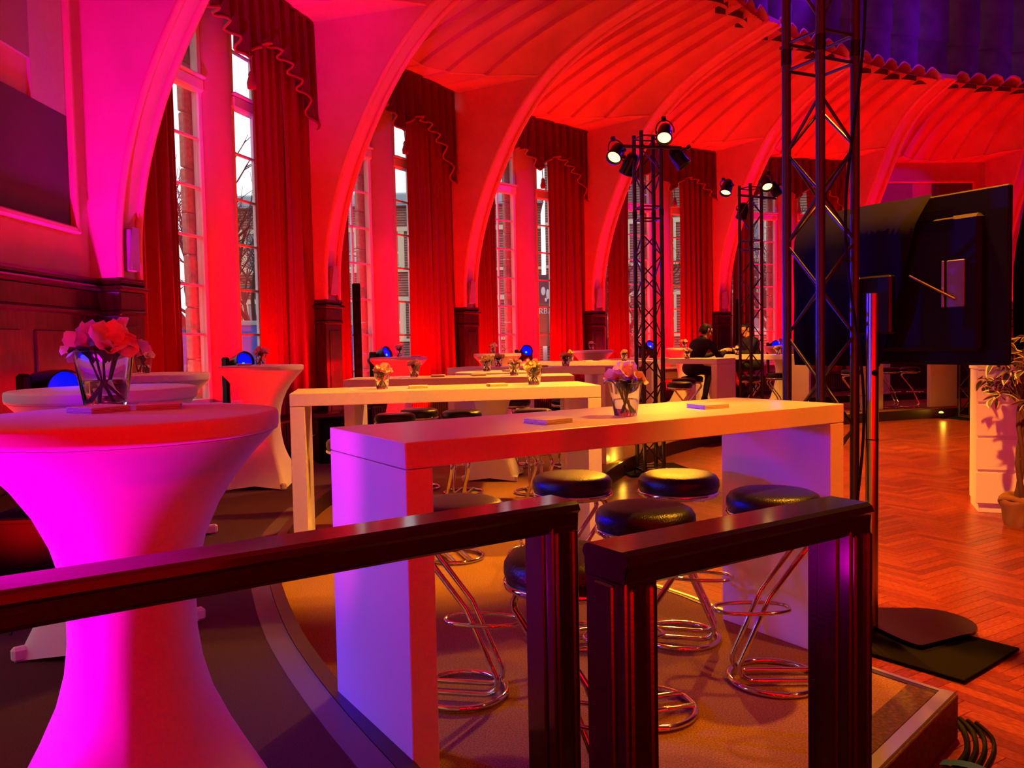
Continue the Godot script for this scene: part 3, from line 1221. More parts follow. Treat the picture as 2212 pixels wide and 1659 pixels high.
func build_stools() -> void:
	var g := "black and chrome bar stools"
	var spots := [
		[Vector3(1.042, 0, -3.303), 270, "black stool under the right end of the nearest bar table, yellow glint on its seat"],
		[Vector3(0.76, 0, -3.80), 75, "black stool with reddish seat behind the nearest bar table, in the middle"],
		[Vector3(0.485, 0, -3.05), 285, "black stool with its seat nearest above the right railing"],
		[Vector3(0.27, 0, -3.82), 290, "black stool with wrinkled red lit seat, above the end of the left railing"],
		[Vector3(-0.221, 0, -3.239), 80, "black stool beside the purple leg, chrome Z frame fully seen under the left railing"],
		[Vector3(0.15, 0, -2.40), 60, "black stool half hidden between the two railing posts"],
		[Vector3(-1.07, 0, -5.55), 20, "black stool under the left end of the yellow lit bar table"],
		[Vector3(-0.386, 0, -5.33), 200, "black stool whose base shows just under the left railing, at the yellow lit table"],
		[Vector3(0.143, 0, -5.387), 200, "black stool whose base peeks out left of the left railing post"],
		[Vector3(-1.06, 0, -7.45), 10, "leftmost dark seat of the row seen below the yellow lit tabletop"],
		[Vector3(-0.90, 0, -7.95), 20, "dark seat just behind the leftmost of the row below the yellow lit tabletop"],
		[Vector3(-0.47, 0, -7.65), 350, "dark seat in the middle of the row below the yellow lit tabletop"],
		[Vector3(0.19, 0, -7.62), 5, "rightmost dark seat of the row below the yellow lit tabletop"],
		[Vector3(0.02, 0, -9.25), 30, "stool with chrome rim behind the violet cocktail table leg"],
		[Vector3(0.62, 0, -9.2), 200, "stool close to the end leg of the pink fronted bar table"],
		[Vector3(1.25, 0, -11.25), 140, "dark stool seen through the base of the middle truss tower"],
		[Vector3(2.45, 0, -12.1), 270, "stool with crossed chrome legs in front of the person in black"],
		[Vector3(3.02, 0, -13.88), 260, "stool the person in black sits on"],
		[Vector3(2.72, 0, -13.1), 80, "stool just right of the person in black, beside the table end"],
		[Vector3(4.62, 0, -14.45), 100, "stool at the yellow lit far table, right of the far truss tower"],
		[Vector3(3.95, 0, -13.75), 280, "stool behind the far truss tower, at the yellow lit table"],
		[Vector3(6.28, 0, -15.3), 80, "stool seen between the near truss tower and the screen pole"],
		[Vector3(7.30, 0, -16.0), 100, "left one of the two far stools below the screen"],
		[Vector3(7.72, 0, -16.05), 70, "right one of the two far stools below the screen"],
	]
	var first: Node3D
	for s in spots:
		if first == null:
			first = make_stool(s[2], s[0], s[1])
		else:
			copy(first, "bar_stool", s[2], s[0], turn(s[1]), g)


# ---------------------------------------------------------------- vases with flowers, napkins
var petal_meshes := []


func make_petals() -> void:
	for k in 3:
		var mb := MB.new()
		var rows := []
		for j in 6:
			var f := j / 5.0
			var w := (0.007 + 0.021 * sin(pow(f, 0.8) * PI * 0.86)) * (1.0 + 0.15 * k)
			var row := []
			for i in 5:
				var u := i / 4.0 - 0.5
				row.append(Vector3(u * 2.0 * w, 0.012 * f * f * (2 - k) - 0.035 * u * u * f + 0.004 * sin(f * 9.0 + u * 7.0 + k), -0.052 * f))
			rows.append(row)
		mb.grid(rows)
		petal_meshes.append(mb.mesh())


func make_vase(label: String, at: Vector3, seed_: int, size := 1.0, cream := false) -> void:
	var r := RandomNumberGenerator.new()
	r.seed = seed_
	var t := thing("flower_vase", label, "vase", at, turn(r.randf() * 360.0).scaled(Vector3.ONE * size), "flower glasses on the tables")
	var mb := MB.new()
	mb.lathe([Vector2(0.001, 0.0005), Vector2(0.034, 0.0005), Vector2(0.037, 0.003), Vector2(0.054, 0.106), Vector2(0.0525, 0.107), Vector2(0.051, 0.106), Vector2(0.0355, 0.011), Vector2(0.001, 0.010)], 28)
	part(t, "glass_tumbler", mb, M.vase_glass)
	mb = MB.new()
	mb.lathe([Vector2(0.001, 0.0105), Vector2(0.0353, 0.0112), Vector2(0.0418, 0.05), Vector2(0.001, 0.05)], 28)
	part(t, "water", mb, M.water)
	for k in 9:
		mb = MB.new()
		var a := r.randf() * TAU
		var a2 := a + PI + r.randf_range(-0.7, 0.7)
		mb.tube([Vector3(cos(a) * 0.026, 0.014, sin(a) * 0.026), Vector3(cos(a) * 0.008, 0.05, sin(a2) * 0.01), Vector3(cos(a2) * 0.03, 0.112, sin(a2) * 0.03)], 0.0022, 5)
		part(t, "stem", mb, M.stem)
	for k in 5:
		mb = MB.new()
		var a := TAU * k / 5 + r.randf()
		var d := Vector3(cos(a), 0, sin(a))
		var sd := Vector3(-d.z, 0, d.x)
		var rows := []
		for j in 5:
			var f := j / 4.0
			var c := d * (0.02 + 0.05 * f) + Vector3(0, 0.086 + 0.03 * sin(f * 2.4), 0)
			var w := 0.020 * sin(f * PI * 0.9 + 0.15)
			rows.append([c - sd * w, c + Vector3(0, -0.004, 0), c + sd * w])
		mb.grid(rows)
		part(t, "leaf", mb, M.leaf_dark)
	var pm: Material = M.petal_cream if cream else M.petal
	for k in 4:
		var a := TAU * k / 4 + r.randf_range(-0.5, 0.5)
		var off := 0.034 if k else 0.006
		var lean := r.randf_range(0.5, 0.9) if k else 0.35
		var b := Basis(Vector3.UP, -a) * Basis(Vector3(0, 0, 1), -lean)
		var bl := MB.new()
		bl.lathe([Vector2(0.001, -0.012), Vector2(0.008, -0.004), Vector2(0.007, 0.004), Vector2(0.001, 0.009)], 8)
		var o := part(t, "blossom", bl, M.petal_heart, Vector3(cos(a) * off, 0.118 + (0.014 if k == 0 else r.randf_range(-0.006, 0.012)), sin(a) * off), b)
		for p in 6:
			var pb := Basis(Vector3.UP, TAU * p / 6 + r.randf_range(-0.15, 0.15)) * Basis(Vector3.RIGHT, r.randf_range(0.1, 0.75)) * Basis.from_scale(Vector3.ONE * r.randf_range(0.6, 0.95))
			part(o, "petal", petal_meshes[(p + k) % 3], pm, Vector3.ZERO, pb)


func build_vases() -> void:
	make_petals()
	make_vase("largest flower glass, big pink blossoms, on the foreground cocktail table", Vector3(-1.15, 1.23, -2.34), 1, 1.5)
	make_vase("flower glass on the nearest bar table, pink orchid petals leaning right", Vector3(0.438, 1.1, -3.2), 2, 1.2)
	make_vase("flower glass on the hidden third round table, small pinkish blossoms", Vector3(-2.53, 1.23, -5.7), 3, 1.1)
	make_vase("flower glass on the free standing pink cocktail table by the first window", Vector3(-2.3, 1.23, -7.6), 4)
	make_vase("flower glass with a wide peach blossom, left end of the yellow lit table", Vector3(-0.863, 1.1, -5.5), 5)
	make_vase("flower glass with a yellow blossom, right part of the yellow lit table", Vector3(0.153, 1.1, -5.7), 6, 1.05, true)
	make_vase("flower glass on the left half of the purple fronted bar table", Vector3(-0.876, 1.1, -7.45), 7)
	make_vase("flower glass with dark pink petals, right half of the purple fronted table", Vector3(0.023, 1.1, -7.42), 8)
	make_vase("flower glass on the low round top between the bar tables", Vector3(-0.257, 1.1, -8.62), 9, 1.0, true)
	make_vase("flower glass with yellow petals behind the one on the low round top", Vector3(-0.16, 1.1, -10.1), 10, 1.0, true)
	make_vase("flower glass with big yellow blossom on the right of the pink fronted table", Vector3(0.64, 1.1, -9.8), 11, 1.05, true)
	make_vase("flower glass in front of the violet edged cocktail table, beside a yellow one", Vector3(0.87, 1.1, -12.2), 12, 1.0, true)
	make_vase("flower glass with yellow blossom left of the middle truss tower", Vector3(1.62, 1.1, -11.9), 13, 1.0, true)
	make_vase("flower glass on the cocktail table of the second window", Vector3(-1.49, 1.23, -11.05), 14)
	make_vase("flower glass on the cocktail table of the third window", Vector3(-0.29, 1.23, -13.0), 15)
	make_vase("flower glass on the violet edged cocktail table", Vector3(1.46, 1.23, -15.1), 16)
	make_vase("flower glass with a blue glint right of the middle truss tower", Vector3(3.38, 1.23, -16.2), 17)
	make_vase("flower glass just left of the person in black", Vector3(2.67, 1.1, -12.6), 18)
	make_vase("flower glass in front of the hands of the person in black", Vector3(3.98, 1.1, -14.6), 19)
	make_vase("flower glass on the yellow table, right of the far truss tower", Vector3(4.62, 1.1, -14.35), 20, 1.0, true)
	make_vase("flower glass on the farthest round table by the fifth window", Vector3(5.3, 1.23, -16.3), 21)


func build_napkins() -> void:
	var g := "stacks of folded napkins"
	var spots := [
		[Vector3(-1.085, 1.23, -2.17), 58, "folded napkins in front of the largest flower glass, darker left stack"],
		[Vector3(-0.96, 1.23, -2.25), 20, "folded napkins right of the largest flower glass"],
		[Vector3(0.128, 1.1, -2.98), 38, "napkins with a magenta edge left on the nearest bar table"],
		[Vector3(0.827, 1.1, -3.5), 24, "napkins on the right half of the nearest bar table"],
		[Vector3(-0.629, 1.1, -5.55), 8, "napkins beside the wide peach blossom on the yellow lit table"],
		[Vector3(-0.101, 1.1, -5.62), 14, "napkins left of the yellow blossom on the yellow lit table"],
		[Vector3(-0.662, 1.1, -7.42), 4, "napkins right of the left glass on the purple fronted table"],
		[Vector3(-0.30, 1.1, -7.45), 10, "napkins in the middle of the purple fronted table"],
		[Vector3(-0.02, 1.1, -8.45), 20, "napkins on the low round top between the bar tables"],
		[Vector3(0.35, 1.1, -9.85), 30, "napkins left of the big yellow blossom on the pink fronted table"],
		[Vector3(1.1, 1.1, -12.1), 30, "napkins below the violet edged cocktail table"],
		[Vector3(1.35, 1.1, -12.0), 20, "napkins next to the glass left of the middle truss tower"],
		[Vector3(-1.28, 1.23, -11.05), 10, "napkins on the cocktail table of the second window"],
		[Vector3(-2.46, 1.23, -7.62), 22, "napkins on the free standing pink cocktail table"],
		[Vector3(3.6, 1.23, -16.25), 12, "napkins beside the glass with a blue glint"],
		[Vector3(2.35, 1.1, -12.85), 45, "napkins on the table in front of the person in black, at left"],
	]
	var first: Node3D
	for s in spots:
		if first == null:
			first = thing("napkin_stack", s[2], "napkins", s[0], turn(s[1]).scaled(Vector3.ONE * 0.7), g)
			for k in 4:
				var mb := MB.new()
				var rows := []
				# a folded sheet: flat with a rounded fold on one side
				var pts := [Vector2(0.08, 0.0008), Vector2(-0.076, 0.0008), Vector2(-0.08, 0.003), Vector2(-0.076, 0.0052), Vector2(0.08, 0.0056)]
				for z in [0.08, -0.08]:
					var row := []
					for p in pts:
						row.append(Vector3(p.x + 0.0008 * k, p.y + k * 0.0055, z - 0.001 * k))
					rows.append(row)
				mb.grid(rows)
				mb.box(Vector3(0, 0.003 + k * 0.0055, 0), Vector3(0.154, 0.0045, 0.158), Basis(), 0.001)
				part(first, "napkin", mb, M.paper)
		else:
			copy(first, "napkin_stack", s[2], s[0], turn(s[1]).scaled(Vector3.ONE * (0.7 if s[0].x < -0.95 and s[0].z > -3.0 else 0.8)), g)


# ---------------------------------------------------------------- railings
func build_railings() -> void:
	railing("dark polished wooden railing across the left foreground, ending in a post", Vector3(-1.36, 0, -0.77), Vector3(0.144, 0, -1.79), false, true)
	railing("shorter dark wooden railing frame on the right with a post at each end", Vector3(0.184, 0, -1.335), Vector3(0.752, 0, -1.714), true, true)


func railing(label: String, f0: Vector3, f1: Vector3, left_post: bool, right_post: bool) -> void:
	# f0, f1: front top edge; x along the rail, z towards the camera
	var d := (f1 - f0).normalized()
	var b := Basis(d, Vector3.UP, d.cross(Vector3.UP))
	var L := f0.distance_to(f1)
	var t := thing("railing", label, "railing", f0, b)
	var top := 1.042
	# moulded handrail: profile in (y, z), swept along x
	var prof := [Vector2(0.0, -0.018), Vector2(-0.006, -0.006), Vector2(-0.016, 0.0), Vector2(-0.106, 0.0), Vector2(-0.116, -0.006), Vector2(-0.12, -0.018), Vector2(-0.114, -0.026), Vector2(-0.112, -0.056), Vector2(-0.01, -0.056), Vector2(-0.008, -0.026)]
	# (z, y) points run round the section
	var mb := MB.new()
	var n := prof.size()
	var xs := [0.0, L]
	for k in n:
		var p: Vector2 = prof[k]
		var q: Vector2 = prof[(k + 1) % n]
		mb.face([Vector3(0, top + p.y, p.x), Vector3(0, top + q.y, q.x), Vector3(L, top + q.y, q.x), Vector3(L, top + p.y, p.x)])
	var ends := []
	for p in prof:
		ends.append(Vector3(L, top + p.y, p.x))
	var back := []
	for p in prof:
		back.append(Vector3(0, top + p.y, p.x))
	var rev := ends.duplicate()
	rev.reverse()
	mb.face(rev)
	mb.face(back)
	part(t, "handrail", mb, M.rail_wood)
	for side in [0, 1]:
		if (side == 0 and not left_post) or (side == 1 and not right_post):
			continue
		var x := 0.036 if side == 0 else L - 0.036
		var ph := top - 0.05 - GALLERY_Y
		var y := GALLERY_Y + ph * 0.5
		mb = MB.new()
		mb.box(Vector3(x, y, -0.06), Vector3(0.072, ph, 0.105), Basis(), 0.003)
		part(t, "post", mb, M.rail_wood)
		# stepped mouldings on the front and the side of the post
		for k in 2:
			mb = MB.new()
			mb.box(Vector3(x + (-0.022 if k == 0 else 0.022), y - 0.005, -0.005), Vector3(0.016, ph - 0.01, 0.012), Basis(), 0.004)
			part(t, "post_bead", mb, M.rail_wood)
		mb = MB.new()
		mb.box(Vector3(x - 0.038, y - 0.005, -0.06), Vector3(0.008, ph - 0.01, 0.05), Basis(), 0.003)
		part(t, "post_panel", mb, M.rail_wood)
	if left_post and right_post:
		mb = MB.new()
		mb.box(Vector3(L * 0.5, GALLERY_Y + 0.12, -0.06), Vector3(L - 0.14, 0.08, 0.06), Basis(), 0.004)
		part(t, "bottom_rail", mb, M.rail_wood)
	# narrow inner moulding under the handrail
	mb = MB.new()
	mb.box(Vector3(L * 0.5, top - 0.06, -0.06), Vector3(L - (0.07 if right_post else 0.0), 0.012, 0.085), Basis(), 0.006)
	part(t, "under_moulding", mb, M.rail_wood)


# ---------------------------------------------------------------- truss towers and lamps
var brace_meshes := {}


func make_truss(label: String, at: Vector3, deg: float, h: float, plate: bool) -> Node3D:
	var t := thing("truss_tower", label, "truss", at, turn(deg), "black truss towers")
	var s := 0.12
	var corners := [Vector3(-s, 0, -s), Vector3(s, 0, -s), Vector3(s, 0, s), Vector3(-s, 0, s)]
	var mb := MB.new()
	mb.tube([Vector3(0, 0.02, 0), Vector3(0, h, 0)], 0.0245, 12)
	var chord := mb.mesh()
	for c in corners:
		part(t, "chord", chord, M.black_truss, c)
	var joints := [0.06, 2.98, 3.12, h - 0.05]
	var pitch := 0.245
	for k in 4:
		var a: Vector3 = corners[k]
		var b: Vector3 = corners[(k + 1) % 4]
		for y in joints:
			mb = MB.new()
			mb.tube([a + Vector3(0, y, 0), b + Vector3(0, y, 0)], 0.0095, 6)
			part(t, "cross_bar", mb, M.black_truss)
		var y0 := 0.1
		var flip := k % 2 == 1
		while y0 + pitch < h - 0.06:
			if not (y0 + pitch > 2.99 and y0 < 3.1):
				mb = MB.new()
				if flip:
					mb.tube([b + Vector3(0, y0, 0), a + Vector3(0, y0 + pitch, 0)], 0.0085, 6)
				else:
					mb.tube([a + Vector3(0, y0, 0), b + Vector3(0, y0 + pitch, 0)], 0.0085, 6)
				part(t, "diagonal_brace", mb, M.black_truss)
			flip = not flip
			y0 += pitch
	for c in corners:
		mb = MB.new()
		for y in [3.03, 3.07]:
			mb.lathe([Vector2(0.001, -0.02), Vector2(0.028, -0.02), Vector2(0.028, 0.02), Vector2(0.001, 0.02)], 10, c + Vector3(0, y, 0), Basis(), true)
		part(t, "coupler", mb, M.black_metal)
	if plate:
		mb = MB.new()
		mb.box(Vector3(0.03, 0.012, 0), Vector3(0.85, 0.024, 0.8), Basis(), 0.004)
		part(t, "base_plate", mb, M.black_matte)
		mb = MB.new()
		mb.box(Vector3(0, 0.034, 0), Vector3(0.34, 0.02, 0.34), Basis(), 0.004)
		part(t, "foot_frame", mb, M.steel)
	return t


# can lamp aimed at a point; its light sits just in front of the lens
func par_can(label: String, at: Vector3, aim: Vector3, energy: float, angle: float, lit := true, col := Color(1.0, 0.64, 0.13)) -> void:
	var d := (aim - at).normalized()
	var b := Basis.looking_at(d, Vector3.UP)          # -z towards the aim
	var t := thing("stage_spotlight", label, "spotlight", at, b, "stage spotlights on the truss towers")
	var tb := Basis(Vector3.RIGHT, -PI / 2)           # lathe axis y -> -z
	var mb := MB.new()
	mb.lathe([Vector2(0.001, -0.13), Vector2(0.05, -0.125), Vector2(0.072, -0.09), Vector2(0.085, -0.02), Vector2(0.088, 0.1), Vector2(0.094, 0.105), Vector2(0.094, 0.125), Vector2(0.08, 0.125), Vector2(0.078, 0.09), Vector2(0.001, 0.088)], 20, Vector3.ZERO, tb)
	part(t, "housing", mb, M.black_metal)
	mb = MB.new()
	mb.lathe([Vector2(0.001, 0.098), Vector2(0.05, 0.096), Vector2(0.076, 0.09)], 20, Vector3.ZERO, tb)
	part(t, "lens", mb, M.lens_warm if lit else M.far_glass)
	mb = MB.new()
	var yk := []
	for i in 13:
		var a := PI * i / 12
		yk.append(Vector3(cos(a) * 0.105, sin(a) * 0.15, 0.02))
	mb.tube(yk, 0.007, 6)
	part(t, "yoke", mb, M.black_metal)
	mb = MB.new()
	mb.box(Vector3(0, 0.165, 0.02), Vector3(0.05, 0.05, 0.04), Basis(), 0.006)
	part(t, "clamp", mb, M.black_metal)
	for s in [-1.0, 1.0]:
		mb = MB.new()
		mb.box(Vector3(s * 0.1, 0, 0.02), Vector3(0.018, 0.03, 0.03), Basis(), 0.004)
		part(t, "knob", mb, M.black_metal)
	if lit and energy > 0:
		spot("spotlight_beam", at + d * 0.14, aim, col, energy, angle, 0.06)


func build_trusses() -> void:
	make_truss("near black truss tower in front of the screen, cut off at the top", Vector3(1.655, DANCE_Y, -4.44), 24.6, 4.2, false)
	make_truss("middle black truss tower with a wide base plate on the dance floor", Vector3(1.64, DANCE_Y, -9.85), 12.0, 3.98, true)
	make_truss("far black truss tower behind the dark dressed man", Vector3(3.86, DANCE_Y, -13.35), 28.0, 4.0, true)
	make_truss("farthest black truss tower, its foot seen below the screen's right end", Vector3(8.5, DANCE_Y, -15.35), 20.0, 4.0, true)
	make_truss("added unseen truss tower right of the viewer, carrying one warm lamp", Vector3(3.75, DANCE_Y, -1.45), 15.0, 4.2, true)  # unseen tower, added only to carry the next lamp
	par_can("added unseen warm spotlight on the added truss tower right of the viewer", Vector3(3.45, 3.85, -1.6), Vector3(1.3, 0.95, -3.45), 11.0, 15, true, Color(1.0, 0.56, 0.12))  # unseen lamp, added to warm the front of the nearest bar table
	# near tower: lamps above the frame
	par_can("spotlight high on the near truss tower aimed at the yellow lit table", Vector3(1.4, 3.85, -4.55), Vector3(-0.2, 1.0, -5.4), 30.0, 22)
	par_can("spotlight high on the near truss tower aimed down at the platform corner", Vector3(1.98, 3.9, -4.02), Vector3(0.9, 0.0, -2.5), 16.0, 22)
	par_can("spotlight high on the near truss tower aimed over the dance floor", Vector3(1.95, 3.9, -4.5), Vector3(3.5, DANCE_Y, -4.9), 52.0, 40, true, Color(1.0, 0.54, 0.12))
	# middle tower
	par_can("lit spotlight on the left of the middle truss tower, facing lower left", Vector3(1.27, 3.58, -9.75), Vector3(-0.3, 0.9, -7.3), 26.0, 26)
	par_can("spotlight tucked against the left side of the middle truss tower, lens hidden", Vector3(1.46, 3.5, -10.02), Vector3(0.4, 0.8, -11.6), 20.0, 26, true)
	par_can("brightest spotlight on top of the middle truss tower", Vector3(1.82, 3.78, -9.7), Vector3(0.8, 0.2, -6.2), 36.0, 26)
	par_can("spotlight on the right of the middle truss tower, turned away", Vector3(2.02, 3.55, -9.95), Vector3(4.6, DANCE_Y, -9.4), 60.0, 36, true, Color(1.0, 0.54, 0.12))
	# far tower
	par_can("lit spotlight on the left of the far truss tower, facing lower left", Vector3(3.45, 3.78, -13.2), Vector3(2.4, 0.9, -11.9), 26.0, 28)
	par_can("spotlight hanging low between the chords of the far truss tower", Vector3(3.78, 3.45, -13.5), Vector3(3.6, 0.9, -15.2), 22.0, 30, true)
	par_can("brightest spotlight on top of the far truss tower", Vector3(4.06, 3.84, -13.2), Vector3(4.2, 0.9, -10.6), 30.0, 30)
	par_can("spotlight on the right of the far truss tower, turned away", Vector3(4.28, 3.78, -13.45), Vector3(6.6, DANCE_Y, -13.0), 60.0, 34)
	# bars the lamps hang from
	for s in [[Vector3(1.64, 3.5, -9.85), 0.36, 12.0, "short black lamp bar across the top of the middle truss tower"], [Vector3(3.86, 3.5, -13.35), 0.4, 28.0, "short black lamp bar across the top of the far truss tower"], [Vector3(1.655, 4.03, -4.44), 0.4, 33.0, "short black lamp bar across the top of the near truss tower"]]:
		var t := thing("lamp_bar", s[3], "bar", s[0], turn(s[2]), "lamp bars")
		var mb := MB.new()
		mb.tube([Vector3(-s[1], 0.12, 0.15), Vector3(s[1], 0.12, 0.15)], 0.02, 8)
		part(t, "crossbar", mb, M.black_truss)
		mb = MB.new()
		mb.box(Vector3(-0.12, 0.12, 0.13), Vector3(0.05, 0.06, 0.05), Basis(), 0.006)
		mb.box(Vector3(0.12, 0.12, 0.13), Vector3(0.05, 0.06, 0.05), Basis(), 0.006)
		part(t, "clamp", mb, M.black_metal)
	# cable beside the near tower
	var t2 := thing("power_cable", "black cable hanging loosely down the right side of the near truss tower", "cable", Vector3(1.79, DANCE_Y, -4.3))
	var mc := MB.new()
	var pts := []
	for i in 40:
		var f := i / 39.0
		pts.append(Vector3(0.03 * sin(f * 9.0) - 0.05 * (1.0 - f) * sin(f * 14.0), f * 4.0 + 0.01, 0.02 * cos(f * 7.0)))
	mc.tube(pts, 0.008, 6)
	part(t2, "cord", mc, M.black_plastic)


# ---------------------------------------------------------------- moving heads on the radiator shelves
func moving_head(label: String, lens_at: Vector3, aim: Vector3, base_y: float, energy: float, col := Color(0.05, 0.03, 1.0), cone := 36.0) -> void:
	var d := (aim - lens_at).normalized()
	var flat := Vector3(d.x, 0, d.z).normalized()
	var at := Vector3(lens_at.x, base_y, lens_at.z) - flat * 0.16
	var b := Basis(flat.cross(Vector3.UP), Vector3.UP, -flat)
	var t := thing("moving_head_light", label, "stage light", at, b, "blue stage lights along the windows")
	var hub := Vector3(0, lens_at.y - base_y - 0.06, 0)
	var mb := MB.new()
	mb.box(Vector3(0, 0.07, 0), Vector3(0.28, 0.14, 0.3), Basis(), 0.02)
	part(t, "base_box", mb, M.black_plastic)
	for s in [-1.0, 1.0]:
		mb = MB.new()
		mb.box(Vector3(s * 0.125, 0.14 + (hub.y - 0.08) * 0.5, 0), Vector3(0.04, hub.y - 0.04, 0.12), Basis(), 0.015)
		part(t, "yoke_arm", mb, M.black_plastic)
	var inv := b.inverse()
	var ld := (inv * d).normalized()
	var hb := Basis.looking_at(ld, Vector3.UP) * Basis(Vector3.RIGHT, -PI / 2)
	mb = MB.new()
	mb.lathe([Vector2(0.001, -0.17), Vector2(0.06, -0.165), Vector2(0.085, -0.12), Vector2(0.095, 0.0), Vector2(0.1, 0.14), Vector2(0.1, 0.185), Vector2(0.092, 0.185), Vector2(0.09, 0.15), Vector2(0.001, 0.148)], 24, hub, hb)
	var head := part(t, "head", mb, M.black_metal)
	mb = MB.new()
	mb.lathe([Vector2(0.001, 0.168), Vector2(0.05, 0.164), Vector2(0.089, 0.153)], 24, hub, hb)
	part(head, "lens", mb, M.lens_blue)
	mb = MB.new()
	mb.lathe([Vector2(0.001, 0.174), Vector2(0.016, 0.171), Vector2(0.017, 0.166)], 12, hub + hb * Vector3(0.02, 0, -0.03), hb)
	part(head, "lens", mb, M.lens_blue_hot)
	spot("moving_head_beam", at + b * hub + d * 0.22, aim, col, energy, cone, 0.06)


func build_heads() -> void:
	moving_head("blue stage light behind the blue rimmed cocktail table at the left", Vector3(-2.27, 1.26, -4.2), Vector3(-0.3, 1.25, -2.7), 0.61, 8.0)
	moving_head("violet stage light by the mural wall, out of the left edge of view", Vector3(-2.47, 1.4, -2.42), Vector3(-0.6, 1.0, -2.78), 0.72, 3.6, Color(0.16, 0.0, 1.0), 40.0)
	moving_head("blue stage light left of the free standing cocktail table at the first window", Vector3(-2.72, 1.28, -8.45), Vector3(1.6, 2.6, -4.5), 0.56, 60.0, Color(0.05, 0.03, 1.0), 14.0)
	moving_head("blue stage light left of the cocktail table at the second window", Vector3(-1.76, 1.28, -11.75), Vector3(1.64, 2.9, -9.8), 0.56, 34.0, Color(0.05, 0.03, 1.0), 14.0)
	moving_head("blue stage light with bright round lens above the flower glasses, third window", Vector3(0.26, 1.26, -13.7), Vector3(1.7, 2.9, -9.8), 0.56, 26.0, Color(0.05, 0.03, 1.0), 16.0)
	moving_head("blue stage light seen through the middle truss tower", Vector3(2.62, 1.27, -15.5), Vector3(3.8, 2.9, -13.3), 0.56, 20.0, Color(0.05, 0.03, 1.0), 22.0)
	moving_head("blue stage light on the far round table's side, fifth window", Vector3(5.35, 1.28, -16.75), Vector3(5.0, 2.6, -8.0), 0.56, 4.5)


# a flat LED flood on the floor, its light just above it
func led_par(label: String, at: Vector3, aim: Vector3, lens: String, col: Color, energy: float, angle: float) -> void:
	var d := (aim - at).normalized()
	var t := thing("floor_uplight", label, "floor light", at, Basis(), "floor uplights along the piers")
	var hb := Basis.looking_at(d, Vector3.RIGHT if absf(d.y) > 0.9 else Vector3.UP) * Basis(Vector3.RIGHT, -PI / 2)
	var c := Vector3(0, 0.14, 0)
	var mb := MB.new()
	mb.lathe([Vector2(0.001, -0.08), Vector2(0.09, -0.07), Vector2(0.1, 0.05), Vector2(0.092, 0.05), Vector2(0.09, 0.03), Vector2(0.001, 0.03)], 20, c, hb)
	part(t, "housing", mb, M.black_metal)
	mb = MB.new()
	mb.lathe([Vector2(0.001, 0.042), Vector2(0.089, 0.034)], 20, c, hb)
	part(t, "lens", mb, M[lens])
	mb = MB.new()
	mb.tube([Vector3(-0.12, 0.006, 0.1), Vector3(-0.115, 0.14, 0), Vector3(-0.12, 0.006, -0.1)], 0.006, 5)
	mb.tube([Vector3(0.12, 0.006, 0.1), Vector3(0.115, 0.14, 0), Vector3(0.12, 0.006, -0.1)], 0.006, 5)
	part(t, "bracket", mb, M.black_metal)
	spot("uplight_beam", at + c + d * 0.1, aim, col, energy, angle, 0.09, 1.0)


